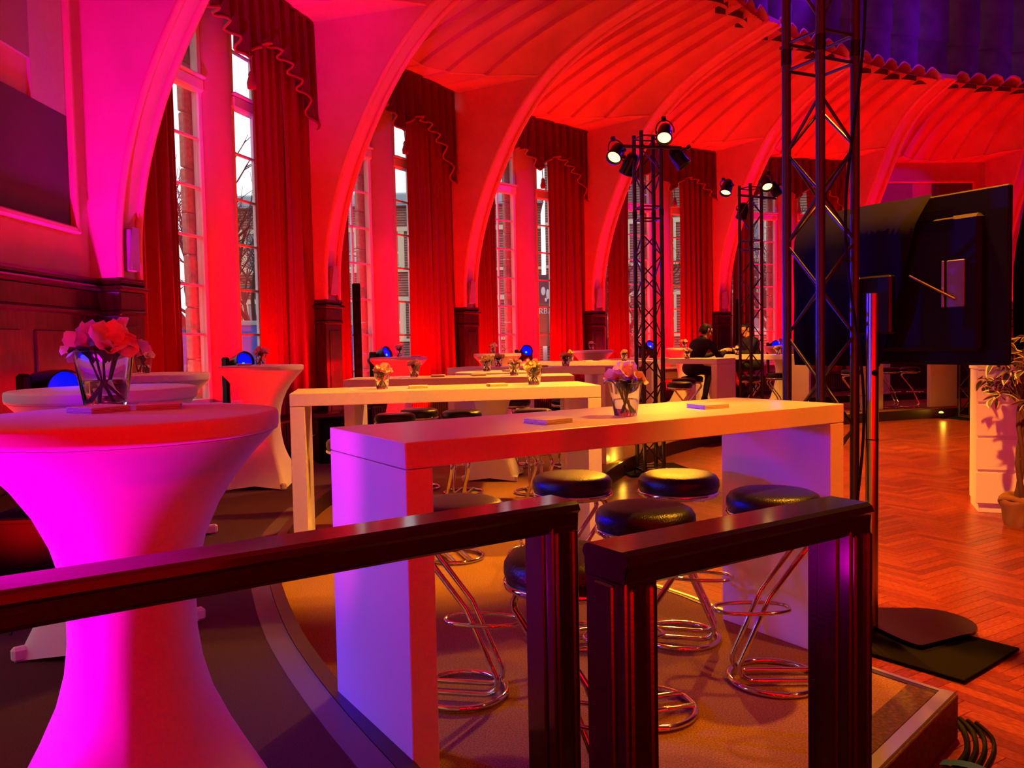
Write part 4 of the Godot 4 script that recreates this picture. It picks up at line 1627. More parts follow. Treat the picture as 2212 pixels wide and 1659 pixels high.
# ---------------------------------------------------------------- screen on its stand
func build_screen() -> void:
	var l0 := Vector3(1.742, 0, -5.0)
	var r0 := Vector3(2.36, 0, -3.95)
	var d := (r0 - l0).normalized()
	var b := Basis(d, Vector3.UP, d.cross(Vector3.UP))    # z towards the camera: the back of the screen
	var L := l0.distance_to(r0)
	var t := thing("flat_screen", "large black flat screen on a pole stand, seen from behind", "screen", Vector3(l0.x, DANCE_Y, l0.z), b)
	var yb := 1.237 - DANCE_Y
	var yt := 2.10 - DANCE_Y
	var hh := yt - yb
	var mb := MB.new()
	mb.box(Vector3(L * 0.5, yb + hh * 0.5, -0.03), Vector3(L, hh, 0.035), Basis(), 0.008)
	part(t, "panel", mb, M.black_plastic)
	mb = MB.new()
	mb.box(Vector3(L * 0.5, yb + hh * 0.47, 0.012), Vector3(L * 0.82, hh * 0.78, 0.06), Basis(), 0.02)
	part(t, "rear_housing", mb, M.black_plastic)
	mb = MB.new()
	for i in 9:
		mb.box(Vector3(L * 0.5, yt - 0.09 - 0.012 * i, 0.043), Vector3(L * 0.6, 0.004, 0.006))
	part(t, "vent_slots", mb, M.black_matte)
	mb = MB.new()
	mb.box(Vector3(L * 0.815, yb + hh * 0.47, 0.046), Vector3(L * 0.075, hh * 0.27, 0.012), Basis(), 0.004)
	part(t, "connector_panel", mb, M.grey_plastic)
	mb = MB.new()
	mb.box(Vector3(L * 0.765, yb + hh * 0.47, 0.05), Vector3(L * 0.012, hh * 0.27, 0.02), Basis(), 0.003)
	part(t, "connector_strip", mb, M.steel)
	mb = MB.new()
	mb.box(Vector3(L * 0.44, yt - 0.045, -0.008), Vector3(0.045, 0.028, 0.004))
	part(t, "sticker", mb, M.grey_plastic)
	# cloth hung over the left part, with a slanting edge
	mb = MB.new()
	var rows := []
	for j in 13:
		var f := j / 12.0
		var row := []
		for i in 25:
			var u := i / 24.0
			var wide := lerpf(0.46, 0.68, f)
			row.append(Vector3(L * (0.02 + wide * u), lerpf(yb - 0.01, yt + 0.004, f), 0.078 + 0.008 * sin(u * 17.0 + f * 4.0) + 0.006 * sin(f * 11.0 + u * 5.0) - 0.06 * maxf(0.0, f - 0.85) / 0.15))
		rows.append(row)
	mb.grid(rows)
	part(t, "cover_cloth", mb, M.black_matte)
	mb = MB.new()
	mb.tube([Vector3(L * 0.64, yb + hh * 0.53, 0.1), Vector3(L * 0.73, yb + hh * 0.46, 0.1), Vector3(L * 0.82, yb + hh * 0.38, 0.062)], 0.006, 6)
	part(t, "braided_cable", mb, M.braid)
	# stand
	var inv := b.inverse()
	var base_at: Vector3 = inv * (Vector3(1.872, 0, -4.30) - Vector3(l0.x, 0, l0.z))
	mb = MB.new()
	mb.tube([base_at + Vector3(0, 0.03, 0), base_at + Vector3(0, 1.02, 0)], 0.0315, 20)
	part(t, "pole", mb, M.steel)
	mb = MB.new()
	mb.tube([base_at + Vector3(0, 1.02, 0), base_at + Vector3(0, 1.025, 0)], 0.0325, 20)
	part(t, "pole_joint", mb, M.black_matte)
	mb = MB.new()
	mb.tube([base_at + Vector3(0, 1.026, 0), base_at + Vector3(0, 1.78, 0)], 0.0315, 20)
	part(t, "pole", mb, M.steel)
	mb = MB.new()
	mb.lathe([Vector2(0.001, -0.004), Vector2(0.016, -0.004), Vector2(0.016, 0.004), Vector2(0.001, 0.004)], 14, base_at + Vector3(0, 1.37, 0) + inv * Vector3(0.0, 0, 1).normalized() * 0.033, Basis.looking_at(inv * Vector3(0.1, 0, 1), Vector3.UP) * Basis(Vector3.RIGHT, PI / 2))
	part(t, "lock_knob", mb, M.black_matte)
	mb = MB.new()
	mb.box(base_at + Vector3(0, 1.72, -0.03), Vector3(0.2, 0.3, 0.05), Basis(), 0.01)
	part(t, "bracket", mb, M.black_metal)
	# foot plate, a long rounded shape
	var poly := PackedVector2Array()
	var pc := Vector3(1.93, 0, -4.28)
	var pe := Vector3(2.21, 0, -4.33)
	var ax := (pe - pc).normalized()
	var ay := Vector3(-ax.z, 0, ax.x)
	for i in 13:
		var a := PI / 2 + PI * i / 12
		var q: Vector3 = inv * (pc + ax * cos(a) * 0.06 + ay * sin(a) * 0.3 - Vector3(l0.x, 0, l0.z))
		poly.append(Vector2(q.x, q.z))
	for i in 13:
		var a := -PI / 2 + PI * i / 12
		var q: Vector3 = inv * (pe + ax * cos(a) * 0.2 + ay * sin(a) * 0.22 - Vector3(l0.x, 0, l0.z))
		poly.append(Vector2(q.x, q.z))
	mb = MB.new()
	mb.slab(poly, 0.03, 0.045)
	part(t, "foot_plate", mb, M.black_metal)
	var m2 := thing("floor_mat", "flat black mat under the foot of the screen stand", "mat", Vector3(1.98, DANCE_Y + 0.005, -4.12), turn(-52))
	mb = MB.new()
	mb.box(Vector3(0, 0.008, 0), Vector3(0.8, 0.016, 0.6), Basis(), 0.003)
	part(m2, "sheet", mb, M.black_matte)


# ---------------------------------------------------------------- chest of drawers, ficus
func build_corner() -> void:
	var c0 := Vector3(4.046, DANCE_Y, -7.17)
	var d := (Vector3(4.301, 0, -6.974) - Vector3(4.046, 0, -7.17)).normalized()
	d = Vector3(0.93, 0, 0.36).normalized()
	var b := Basis(d, Vector3.UP, d.cross(Vector3.UP))
	var t := thing("chest_of_drawers", "white chest of drawers behind the ficus at the right edge", "dresser", c0, b)
	var W := 0.8
	var mb := MB.new()
	mb.box(Vector3(W * 0.5, 0.035, -0.26), Vector3(W - 0.02, 0.07, 0.44), Basis(), 0.003)
	part(t, "plinth", mb, M.white_lacquer)
	mb = MB.new()
	mb.box(Vector3(W * 0.5, 0.66, -0.25), Vector3(W, 1.18, 0.46), Basis(), 0.003)
	part(t, "carcass", mb, M.white_lacquer)
	mb = MB.new()
	mb.box(Vector3(W * 0.5, 1.262, -0.24), Vector3(W + 0.02, 0.025, 0.5), Basis(), 0.003)
	part(t, "top_board", mb, M.white_lacquer)
	for k in 4:
		mb = MB.new()
		mb.box(Vector3(W * 0.5, 0.075 + 0.295 * (k + 0.5), -0.008), Vector3(W + 0.03, 0.272, 0.022), Basis(), 0.004)
		part(t, "drawer_front", mb, M.white_lacquer)
	# ficus
	var f := thing("potted_ficus", "potted ficus tree with cream edged leaves at the right edge", "plant", Vector3(4.10, DANCE_Y, -6.66))
	mb = MB.new()
	var rows := []
	var prof := [[0.105, 0.0], [0.118, 0.04], [0.125, 0.1], [0.14, 0.16], [0.152, 0.19], [0.15, 0.215], [0.135, 0.235], [0.115, 0.24], [0.09, 0.225], [0.06, 0.2]]
	for p in prof:
		var row := []
		for i in 40:
			var a := -TAU * i / 40
			var w: float = 1.0 + 0.035 * sin(a * 7.0 + p[1] * 30.0) + 0.02 * sin(a * 13.0 + p[1] * 11.0)
			row.append(Vector3(cos(a) * p[0] * w, p[1] + 0.012 * sin(a * 5.0 + p[1] * 20.0) * minf(1.0, p[1] * 8.0), sin(a) * p[0] * w))
		rows.append(row)
	mb.grid(rows, true)
	part(f, "burlap_wrap", mb, M.burlap)
	mb = MB.new()
	var roll := []
	for i in 30:
		var a := -TAU * i / 30
		roll.append(Vector3(cos(a) * 0.132, 0.222 + 0.014 * sin(a * 3.0), sin(a) * 0.132))
	mb.tube(roll, 0.024, 7, true)
	part(f, "burlap_roll", mb, M.burlap)
	# two twisted trunks
	for s in 2:
		mb = MB.new()
		var pts := []
		var rad := []
		for i in 25:
			var u := i / 24.0
			var a := u * 9.0 + s * PI
			pts.append(Vector3(cos(a) * 0.018, 0.15 + u * 0.95, sin(a) * 0.018))
			rad.append(lerpf(0.024, 0.014, u) * (1.0 + 0.12 * sin(i * 2.3 + s)))
		mb.tube(pts, rad, 7)
		part(f, "trunk", mb, M.bark)
	rng.seed = 42
	var leaves := []
	for k in 3:
		leaves.append(leaf_mesh(0.084 + 0.016 * k, k))
	var tips := []
	for i in 26:
		var a := rng.randf() * TAU
		var y := rng.randf_range(0.98, 1.78)
		var ry := 0.3 * sqrt(maxf(0.05, 1.0 - pow((y - 1.35) / 0.62, 2.0)))
		var e := Vector3(cos(a) * ry, y, sin(a) * ry)
		var s0 := Vector3(0, lerpf(0.95, 1.35, rng.randf()), 0)
		mb = MB.new()
		var m := (s0 + e) * 0.5 + Vector3(0, 0.08, 0)
		mb.tube([s0, m, e], [0.008, 0.005, 0.002], 5)
		part(f, "twig", mb, M.bark)
		tips.append([s0, m, e])
	var count := 0
	for i in 300:
		var tp: Array = tips[i % tips.size()]
		var u := rng.randf_range(0.3, 1.0)
		var p: Vector3 = tp[0].lerp(tp[1], u).lerp(tp[1].lerp(tp[2], u), u)
		var dir := Vector3(rng.randf_range(-1, 1), rng.randf_range(-0.9, 0.35), rng.randf_range(-1, 1)).normalized()
		var lb := Basis.looking_at(dir, Vector3.UP) * Basis(Vector3.BACK, rng.randf_range(-0.8, 0.8))
		part(f, "leaf", leaves[i % 3], M.variegated, p + dir * 0.01, lb.scaled(Vector3.ONE * rng.randf_range(0.8, 1.35)))
		count += 1


func leaf_mesh(L: float, k: int) -> ArrayMesh:
	var mb := MB.new()
	mb.coloured = true
	var green := Color(0.07, 0.12, 0.045)
	var cream := Color(0.72, 0.66, 0.42)
	var inner := []
	var outer := []
	for j in 7:
		var f := j / 6.0
		var w := L * 0.27 * sin(pow(f, 0.75) * PI)
		var y := -L * 0.12 * f * f
		outer.append([Vector3(-w, y + 0.18 * w, -L * f), Vector3(w, y + 0.18 * w, -L * f)])
		inner.append([Vector3(-w * 0.62, y + 0.1 * w, -L * (0.06 + 0.86 * f)), Vector3(w * 0.62, y + 0.1 * w, -L * (0.06 + 0.86 * f))])
	for j in 6:
		mb.tint = green
		mb.face([inner[j][0], inner[j][1], inner[j + 1][1], inner[j + 1][0]])
		mb.tint = cream
		mb.face([outer[j][0], inner[j][0], inner[j + 1][0], outer[j + 1][0]])
		mb.face([inner[j][1], outer[j][1], outer[j + 1][1], inner[j + 1][1]])
	return mb.mesh()


# ---------------------------------------------------------------- small gear
func build_drape() -> void:
	var t := thing("stage_drape", "dark hanging drape at the right edge, beside the screen", "drape", Vector3(9.08, DANCE_Y, -15.0))
	var mb := MB.new()
	var rows := []
	for j in 12:
		var y := lerpf(0.02, 5.0, j / 11.0)
		var row := []
		for i in 49:
			var u := i / 48.0
			row.append(Vector3(lerpf(0.18 * maxf(0.0, y - 2.95), 2.4, u), y, 0.06 * sin(u * 52.0 + 0.4 * sin(y * 2.0)) - 0.3 * u))
		rows.append(row)
	mb.grid(rows)
	part(t, "pleated_cloth", mb, M.black_matte)
	mb = MB.new()
	mb.tube([Vector3(0.2, 5.02, 0), Vector3(2.5, 5.02, -0.3)], 0.02, 8)
	part(t, "drape_pipe", mb, M.black_metal)
	for x in [0.9, 2.4]:
		mb = MB.new()
		mb.tube([Vector3(x, 0.0, -0.2 - 0.12 * x), Vector3(x, 5.02, -0.12 * x)], 0.02, 8)
		part(t, "upright", mb, M.black_metal)


func build_small_gear() -> void:
	# slim loudspeaker columns
	for s in [[Vector3(-2.1, GALLERY_Y, -11.35), 20.0, "slim black loudspeaker column left of the second window"], [pol(115.2, 13.75, GALLERY_Y), 0.0, "slim black loudspeaker column between the fourth and fifth window"]]:
		var t := thing("speaker_column", s[2], "loudspeaker", s[0], turn(s[1]), "slim loudspeaker columns")
		var mb := MB.new()
		mb.box(Vector3(0, 0.02, 0), Vector3(0.36, 0.04, 0.36), Basis(), 0.006)
		part(t, "base_plate", mb, M.black_plastic)
		mb = MB.new()
		mb.box(Vector3(0, 0.3, 0), Vector3(0.3, 0.52, 0.34), Basis(), 0.012)
		part(t, "bass_box", mb, M.black_plastic)
		mb = MB.new()
		mb.box(Vector3(0, 1.33, 0), Vector3(0.1, 1.56, 0.1), Basis(), 0.01)
		part(t, "column", mb, M.black_plastic)
		mb = MB.new()
		for i in 10:
			mb.lathe([Vector2(0.001, 0.0), Vector2(0.035, 0.002), Vector2(0.038, -0.002)], 10, Vector3(0, 0.7 + 0.14 * i, 0.05), Basis(Vector3.RIGHT, PI / 2))
		part(t, "driver_row", mb, M.black_matte)
	# black case by the first window with a magenta light on it
	var t: Node3D
	var mb: MB
	t = thing("equipment_case", "black equipment case on the gallery floor right of the first window", "case", Vector3(-1.95, GALLERY_Y, -9.15), turn(25))
	mb = MB.new()
	mb.box(Vector3(0, 0.24, 0), Vector3(0.5, 0.48, 0.45), Basis(), 0.012)
	part(t, "body", mb, M.black_plastic)
	mb = MB.new()
	mb.box(Vector3(0, 0.485, 0), Vector3(0.52, 0.03, 0.47), Basis(), 0.01)
	part(t, "lid", mb, M.black_plastic)
	for sx in [-1, 1]:
		mb = MB.new()
		mb.tube([Vector3(sx * 0.255, 0.3, -0.06), Vector3(sx * 0.285, 0.28, -0.05), Vector3(sx * 0.285, 0.28, 0.05), Vector3(sx * 0.255, 0.3, 0.06)], 0.007, 5)
		part(t, "handle", mb, M.steel)
	copy(t, "equipment_case", "black case under the blue stage light behind the blue rimmed cocktail table", Vector3(-2.38, GALLERY_Y - 0.055, -4.28), turn(5))
	copy(t, "equipment_case", "black case under the violet stage light by the mural wall", Vector3(-2.63, GALLERY_Y, -2.4), turn(5).scaled(Vector3(1, 1.18, 1)))
	# cable bundle at the platform corner
	var origin := Vector3(1.62, DANCE_Y, -2.95)
	for k in 4:
		var c := thing("cable", ["thick black cable curling at the metal edged platform corner", "black cable running along the metal edge, next to the curl", "thin dark cable under the blue tape at the platform corner", "outer dark cable of the bundle at the platform corner"][k], "cable", origin, Basis(), "cable bundle at the platform corner")
		mb = MB.new()
		var pts := []
		var path := [Vector3(1.75, 0, -3.30), Vector3(1.73, 0, -3.17), Vector3(1.66, 0, -3.02), Vector3(1.56, 0, -2.91), Vector3(1.42, 0, -2.79), Vector3(1.26, 0, -2.64), Vector3(1.0, 0, -2.4), Vector3(0.75, 0, -2.1)]
		var outw := Vector3(0.72, 0, 0.69) * (0.012 + 0.03 * k)
		for i in 28:
			var f := i / 27.0 * 7.0
			var a := mini(int(f), 6)
			var q: Vector3 = path[a].cubic_interpolate(path[a + 1], path[maxi(a - 1, 0)], path[mini(a + 2, 7)], f - a)
			pts.append(q + outw * (1.0 + 0.12 * sin(f * 2.0)) + Vector3(0, 0.013, 0) - Vector3(origin.x, 0, origin.z))
		mb.tube(pts, 0.0105 - 0.001 * k, 7)
		part(c, "cord", mb, M.black_plastic)
	var tp := thing("tape_strip", "strip of blue tape wrapped over the cables at the platform corner", "tape", Vector3(1.6, DANCE_Y + 0.032, -2.86), turn(-44))
	mb = MB.new()
	var rows := []
	for j in 2:
		var row := []
		for i in 11:
			var u := i / 10.0 - 0.5
			row.append(Vector3(u * 0.2, 0.022 * cos(u * PI) - 0.018, (j - 0.5) * -0.05))
		rows.append(row)
	mb.grid(rows)
	part(tp, "band", mb, M.hoarding_blue)
	# small step lamps on the platform edge
	for s in [[Vector3(1.25, -0.055, -9.55), "tiny yellow step lamp on the platform edge left of the middle truss tower"], [Vector3(7.95, -0.07, -15.32), "tiny yellow step lamp on the far platform edge below the screen"]]:
		var st := thing("step_lamp", s[1], "lamp", s[0], Basis(), "step lamps on the platform edge")
		mb = MB.new()
		mb.lathe([Vector2(0.001, -0.025), Vector2(0.05, -0.02), Vector2(0.055, 0.0), Vector2(0.05, 0.012), Vector2(0.04, 0.012)], 16)
		part(st, "housing", mb, M.black_metal)
		mb = MB.new()
		mb.lathe([Vector2(0.041, 0.008), Vector2(0.036, 0.03), Vector2(0.02, 0.042), Vector2(0.001, 0.046)], 16)
		part(st, "lens", mb, M.lens_warm_small)
		omni("step_lamp_light", s[0] + Vector3(0.0, 0.09, 0.08), Color(1.0, 0.7, 0.2), 0.06, 0.03)


# ---------------------------------------------------------------- outside the windows
func build_outside() -> void:
	var g := thing("street_ground", "grey street ground outside the windows", "ground", Vector3.ZERO)
	var mb := MB.new()
	var poly := PackedVector2Array([Vector2(-70, -75), Vector2(60, -75), Vector2(60, -20.5), Vector2(4, -20.5), Vector2(-5.0, -14), Vector2(-5.0, 12), Vector2(-70, 12)])
	mb.slab(poly, -0.9, -0.6)
	part(g, "paving", mb, M.asphalt)
	# stone piers in front of each window pillar
	for k in range(1, 6):
		var ac: float = (PIERS[k] - 1.8 + PIERS[k + 1]) * 0.5 - SHIFT[k - 1]
		var st := thing("stone_pier", "sandstone pier outside the %s" % WHICH[k - 1], "pier", pol(ac, 14.555), bay_basis(ac), "sandstone piers outside the windows")
		var y := 0.765
		rng.seed = 300 + k
		while y < 4.85:
			var h := 0.52 + rng.randf_range(-0.08, 0.1)
			var m := MB.new()
			m.box(Vector3(rng.randf_range(-0.006, 0.006), y + h * 0.5, rng.randf_range(-0.006, 0.006)), Vector3(0.9, h - 0.012, 0.08), Basis(), 0.014)
			part(st, "stone_block", m, M.stone)
			y += h
	# long brick building across the street
	facade("long brick building across the street, seen through the second and third window", Vector3(-16, 0, -42), Vector3(1.6, 0, -42), 8.35, 9.0)
	facade("taller brick building across the street, seen through the fourth and fifth window", Vector3(1.8, 0, -41.5), Vector3(26, 0, -38), 10.4, 11.2)
	facade("brick house behind the trees, seen through the nearest window", Vector3(-34, 0, -26), Vector3(-17.5, 0, -40), 6.6, 7.2)
	# blue hoarding
	var h := thing("blue_hoarding", "blue site hoarding seen through the two nearest windows", "hoarding", Vector3(-22, -0.6, -15))
	var a := Vector3(0, 0, 0)
	var c := Vector3(17.0, 0, -14.5)
	var d := (c - a).normalized()
	var L := a.distance_to(c)
	var b := Basis(d, Vector3.UP, d.cross(Vector3.UP))
	for i in 9:
		mb = MB.new()
		mb.box(a + d * (L * (i + 0.5) / 9.0) + Vector3(0, 1.35, 0), Vector3(L / 9.0 - 0.03, 2.7, 0.05), b, 0.01)
		part(h, "panel", mb, M.hoarding_blue)
	mb = MB.new()
	mb.box((a + c) * 0.5 + Vector3(0, 2.78, 0), Vector3(L, 0.16, 0.12), b, 0.02)
	part(h, "top_rail", mb, M.roof_metal)
	# banner
	var bn := thing("poster_banner", "tall dark poster banner with white letters, third window", "banner", Vector3(1.72, 1.2, -40.9))
	mb = MB.new()
	mb.box(Vector3(0.25, 1.75, 0), Vector3(1.5, 3.5, 0.05))
	part(bn, "sheet", mb, M.banner)
	mb = MB.new()
	mb.box(Vector3(0.25, 1.05, 0.02), Vector3(1.5, 2.1, 0.05))
	part(bn, "printed_field", mb, M.banner_red)
	var tm := TextMesh.new()
	tm.text = "RBA"
	tm.font_size = 32
	tm.pixel_size = 0.011
	tm.depth = 0.02
	var fo := SystemFont.new()
	fo.font_names = PackedStringArray(["Droid Serif"])
	tm.font = fo
	part(bn, "lettering", tm, M.far_white, Vector3(0.0, 1.72, 0.06))
	for q in [[-0.1, 2.7, 0.22, 0.42], [0.12, 2.55, 0.16, 0.5], [0.02, 2.28, 0.12, 0.2]]:
		mb = MB.new()
		mb.lathe([Vector2(0.001, -0.01), Vector2(0.5, -0.005), Vector2(0.5, 0.01), Vector2(0.001, 0.012)], 14, Vector3.ZERO, Basis(Vector3.RIGHT, PI / 2))
		part(bn, "printed_shape", mb, M.far_white, Vector3(q[0], q[1], 0.035), Basis.from_scale(Vector3(q[2], q[3], 1)))
	# trees
	rng.seed = 900
	bare_tree("bare tree with many fine branches outside the nearest window", Vector3(-8.7, -0.6, -22.0), 8.4, 21)
	bare_tree("second bare tree outside the nearest window, right pane", Vector3(-9.1, -0.6, -29.0), 8.6, 22)
	bare_tree("leafless tree against the brick wall, fourth window", Vector3(4.2, -0.6, -31.0), 7.0, 23)
	bare_tree("leafless tree with dark forked trunks outside the fifth window", Vector3(8.2, -0.6, -25.8), 7.0, 24)
	bare_tree("thin leafless tree right of the dark forked one, fifth window", Vector3(11.2, -0.6, -35.0), 8.4, 25)
	# bushy hedge behind the fourth window
	for s in [[Vector3(3.6, -0.6, -24.5), "olive green bush outside the fourth window", 5], [Vector3(-0.4, -0.6, -33.0), "grey green bush below the brick building, third window", 6]]:
		var hd := thing("bush", s[1], "bush", s[0], Basis(), "bushes across the street")
		rng.seed = s[2]
		mb = MB.new()
		for i in 5:
			mb.tube([Vector3(rng.randf_range(-0.1, 0.1), 0, rng.randf_range(-0.1, 0.1)), Vector3(rng.randf_range(-0.5, 0.5), 1.2, rng.randf_range(-0.4, 0.4))], [0.05, 0.015], 5)
		part(hd, "stems", mb, M.tree_bark)
		mb = MB.new()
		for i in 1500:
			var p := Vector3(rng.randfn(0, 0.5), 1.2 + rng.randfn(0, 0.5), rng.randfn(0, 0.45))
			p.y = maxf(p.y, 0.1)
			var u := Vector3(rng.randf_range(-1, 1), rng.randf_range(-1, 1), rng.randf_range(-1, 1)).normalized() * 0.06
			var w := u.cross(Vector3(rng.randf_range(-1, 1), rng.randf_range(-1, 1), 0.3)).normalized() * 0.03
			mb.face([p - u, p + w, p + u, p - w])
		var lf := part(hd, "leaves", mb, M.hedge_leaf)
		lf.set_meta("kind", "stuff")


func facade(label: String, a: Vector3, c: Vector3, wall_h: float, roof_h: float) -> void:
	var d := (c - a).normalized()
	var L := a.distance_to(c)
	var b := Basis(d, Vector3.UP, d.cross(Vector3.UP))
	var t := thing("brick_building", label, "building", a + Vector3(0, -0.6, 0), b, "brick buildings across the street")
	var mb := MB.new()
	mb.box(Vector3(L * 0.5, (wall_h + 0.6) * 0.5, -3.0), Vector3(L, wall_h + 0.6, 6.0))
	part(t, "wall", mb, M.brick_far)
	mb = MB.new()
	mb.box(Vector3(L * 0.5, (wall_h + roof_h) * 0.5 + 0.6, -2.9), Vector3(L + 0.3, roof_h - wall_h, 6.3), Basis(), 0.1)
	for i in 3:
		mb.box(Vector3(L * 0.5, wall_h + 0.62 + 0.2 * i, 0.2 - 0.08 * i), Vector3(L + 0.3, 0.05, 0.2))
	part(t, "roof", mb, M.roof_metal)
	for fl in 3:
		var y0 := 2.35 + 3.5 * fl
		if y0 + 2.0 > wall_h + 0.6:
			break
		mb = MB.new()
		mb.box(Vector3(L * 0.5, y0 + 1.95, 0.03), Vector3(L, 0.22, 0.12))
		mb.box(Vector3(L * 0.5, y0 - 0.12, 0.03), Vector3(L, 0.14, 0.14))
		part(t, "stone_band", mb, M.beige_stone)
		var n := int(L / 2.1)
		for i in n:
			var x := L * (i + 0.5) / n
			mb = MB.new()
			for s in [-1.0, 1.0]:
				mb.box(Vector3(x + s * 0.66, y0 + 0.9, 0.03), Vector3(0.3, 1.9, 0.1))
			mb.box(Vector3(x, y0 + 0.9, 0.01), Vector3(0.1, 1.8, 0.06))
			var wn := part(t, "window", mb, M.beige_stone)
			mb = MB.new()
			mb.box(Vector3(x, y0 + 0.9, 0.0), Vector3(1.1, 1.8, 0.04))
			part(wn, "pane", mb, M.far_glass)
			mb = MB.new()
			mb.box(Vector3(x, y0 + 0.78, 0.02), Vector3(1.1, 0.12, 0.06))
			mb.box(Vector3(x, y0 + 0.05, 0.02), Vector3(1.1, 0.12, 0.06))
			part(wn, "transom", mb, M.far_white)


func bare_tree(label: String, at: Vector3, h: float, seed_: int) -> void:
	var t := thing("bare_tree", label, "tree", at, Basis(), "bare trees across the street")
	var r := RandomNumberGenerator.new()
	r.seed = seed_
	var trunk := MB.new()
	var top := Vector3(r.randf_range(-0.3, 0.3), h * 0.34, r.randf_range(-0.3, 0.3))
	trunk.tube([Vector3.ZERO, top * 0.5 + Vector3(0.06, 0, 0), top], [0.2, 0.15, 0.12], 8)
	part(t, "trunk", trunk, M.tree_bark)
	var limbs := []
	for k in 6:
		var mb := MB.new()
		var a := TAU * k / 6 + r.randf()
		grow(mb, r, top - Vector3(0, h * 0.05 * k * 0.5, 0), Vector3(cos(a) * 0.75, 1.0, sin(a) * 0.75).normalized(), h * 0.26, 0.085, 0)
		part(t, "limb", mb, M.tree_bark)


func grow(mb: MB, r: RandomNumberGenerator, at: Vector3, d: Vector3, L: float, rad: float, depth: int) -> void:
	var bend := Vector3(r.randf_range(-0.3, 0.3), r.randf_range(-0.1, 0.3), r.randf_range(-0.3, 0.3))
	var m := at + d * L * 0.5
	var e := m + (d + bend).normalized() * L * 0.5
	mb.tube([at, m, e], [rad, rad * 0.8, rad * 0.6], 5 if depth < 2 else 3, false, false)
	if depth >= 4:
		return
	var n := 3 if depth < 3 else 2
	for k in n:
		var nd := (d + Vector3(r.randf_range(-0.9, 0.9), r.randf_range(-0.35, 0.6), r.randf_range(-0.9, 0.9))).normalized()
		grow(mb, r, at.lerp(e, r.randf_range(0.45, 1.0)), nd, L * r.randf_range(0.6, 0.8), rad * 0.58, depth + 1)


# ---------------------------------------------------------------- people
# bones: [from, to, radius from, radius to, colour]; meshed as one smooth surface
func skin_over(mb: MB, bones: Array, cell: float, blend: float) -> void:
	var lo := Vector3.INF
	var hi := -Vector3.INF
	for q in bones:
		for e in 2:
			var rr: float = q[2 + e] + blend + cell * 2
			lo = lo.min(q[e] - Vector3.ONE * rr)
			hi = hi.max(q[e] + Vector3.ONE * rr)
	var n := Vector3i(((hi - lo) / cell).ceil()) + Vector3i.ONE
	var F := PackedFloat32Array()
	F.resize(n.x * n.y * n.z)
	F.fill(9.0)
	var near := PackedFloat32Array()
	near.resize(F.size())
	near.fill(9.0)
	var who := PackedByteArray()
	who.resize(F.size())
	for bi in bones.size():
		var q: Array = bones[bi]
		var a: Vector3 = q[0]
		var ab: Vector3 = q[1] - q[0]
		var l2 := maxf(ab.length_squared(), 1e-9)
		var ra: float = q[2]
		var rb: float = q[3]
		var rr := maxf(ra, rb) + blend + cell * 2
		var b0 := Vector3i(((a.min(q[1]) - Vector3.ONE * rr - lo) / cell).floor()).clamp(Vector3i.ZERO, n - Vector3i.ONE)
		var b1 := Vector3i(((a.max(q[1]) + Vector3.ONE * rr - lo) / cell).ceil()).clamp(Vector3i.ZERO, n - Vector3i.ONE)
		for z in range(b0.z, b1.z + 1):
			for y in range(b0.y, b1.y + 1):
				for x in range(b0.x, b1.x + 1):
					var p := lo + Vector3(x, y, z) * cell - a
					var t := clampf(p.dot(ab) / l2, 0.0, 1.0)
					var d := (p - ab * t).length() - lerpf(ra, rb, t)
					var id := (z * n.y + y) * n.x + x
					if d < near[id]:
						near[id] = d
						who[id] = bi
					var f := F[id]
					if f > 8.0:
						F[id] = d
					else:
						var h := clampf(0.5 + 0.5 * (f - d) / blend, 0.0, 1.0)
						F[id] = lerpf(f, d, h) - blend * h * (1.0 - h)
	var at := PackedInt32Array()
	at.resize(F.size())
	at.fill(-1)
	var step := [1, n.x, n.x * n.y]
	for z in n.z - 1:
		for y in n.y - 1:
			for x in n.x - 1:
				var id := (z * n.y + y) * n.x + x
				var inside := 0
				for c in 8:
					if F[id + (c & 1) + ((c >> 1) & 1) * n.x + (c >> 2) * n.x * n.y] < 0.0:
						inside += 1
				if inside == 0 or inside == 8:
					continue
				var sum := Vector3.ZERO
				var cnt := 0
				for c in 8:
					var pc := Vector3(c & 1, (c >> 1) & 1, c >> 2)
					var fa := F[id + (c & 1) + ((c >> 1) & 1) * n.x + (c >> 2) * n.x * n.y]
					for ax in 3:
						if (c >> ax) & 1:
							continue
						var c2 := c | (1 << ax)
						var fb := F[id + (c2 & 1) + ((c2 >> 1) & 1) * n.x + (c2 >> 2) * n.x * n.y]
						if (fa < 0.0) != (fb < 0.0):
							var pp := pc
							pp[ax] = fa / (fa - fb)
							sum += pp
							cnt += 1
				mb.tint = bones[who[id]][4]
				at[id] = mb.v(lo + (Vector3(x, y, z) + sum / cnt) * cell)
	for z in range(1, n.z - 1):
		for y in range(1, n.y - 1):
			for x in range(1, n.x - 1):
				var id := (z * n.y + y) * n.x + x
				for ax in 3:
					var f0 := F[id]
					var f1 := F[id + step[ax]]
					if (f0 < 0.0) == (f1 < 0.0):
						continue
					var u: int = step[(ax + 1) % 3]
					var w: int = step[(ax + 2) % 3]
					var q := [at[id - u - w], at[id - w], at[id], at[id - u]]
					if q.min() < 0:
						continue
					if f0 < 0.0:
						mb.quad(q[0], q[1], q[2], q[3])
					else:
						mb.quad(q[3], q[2], q[1], q[0])


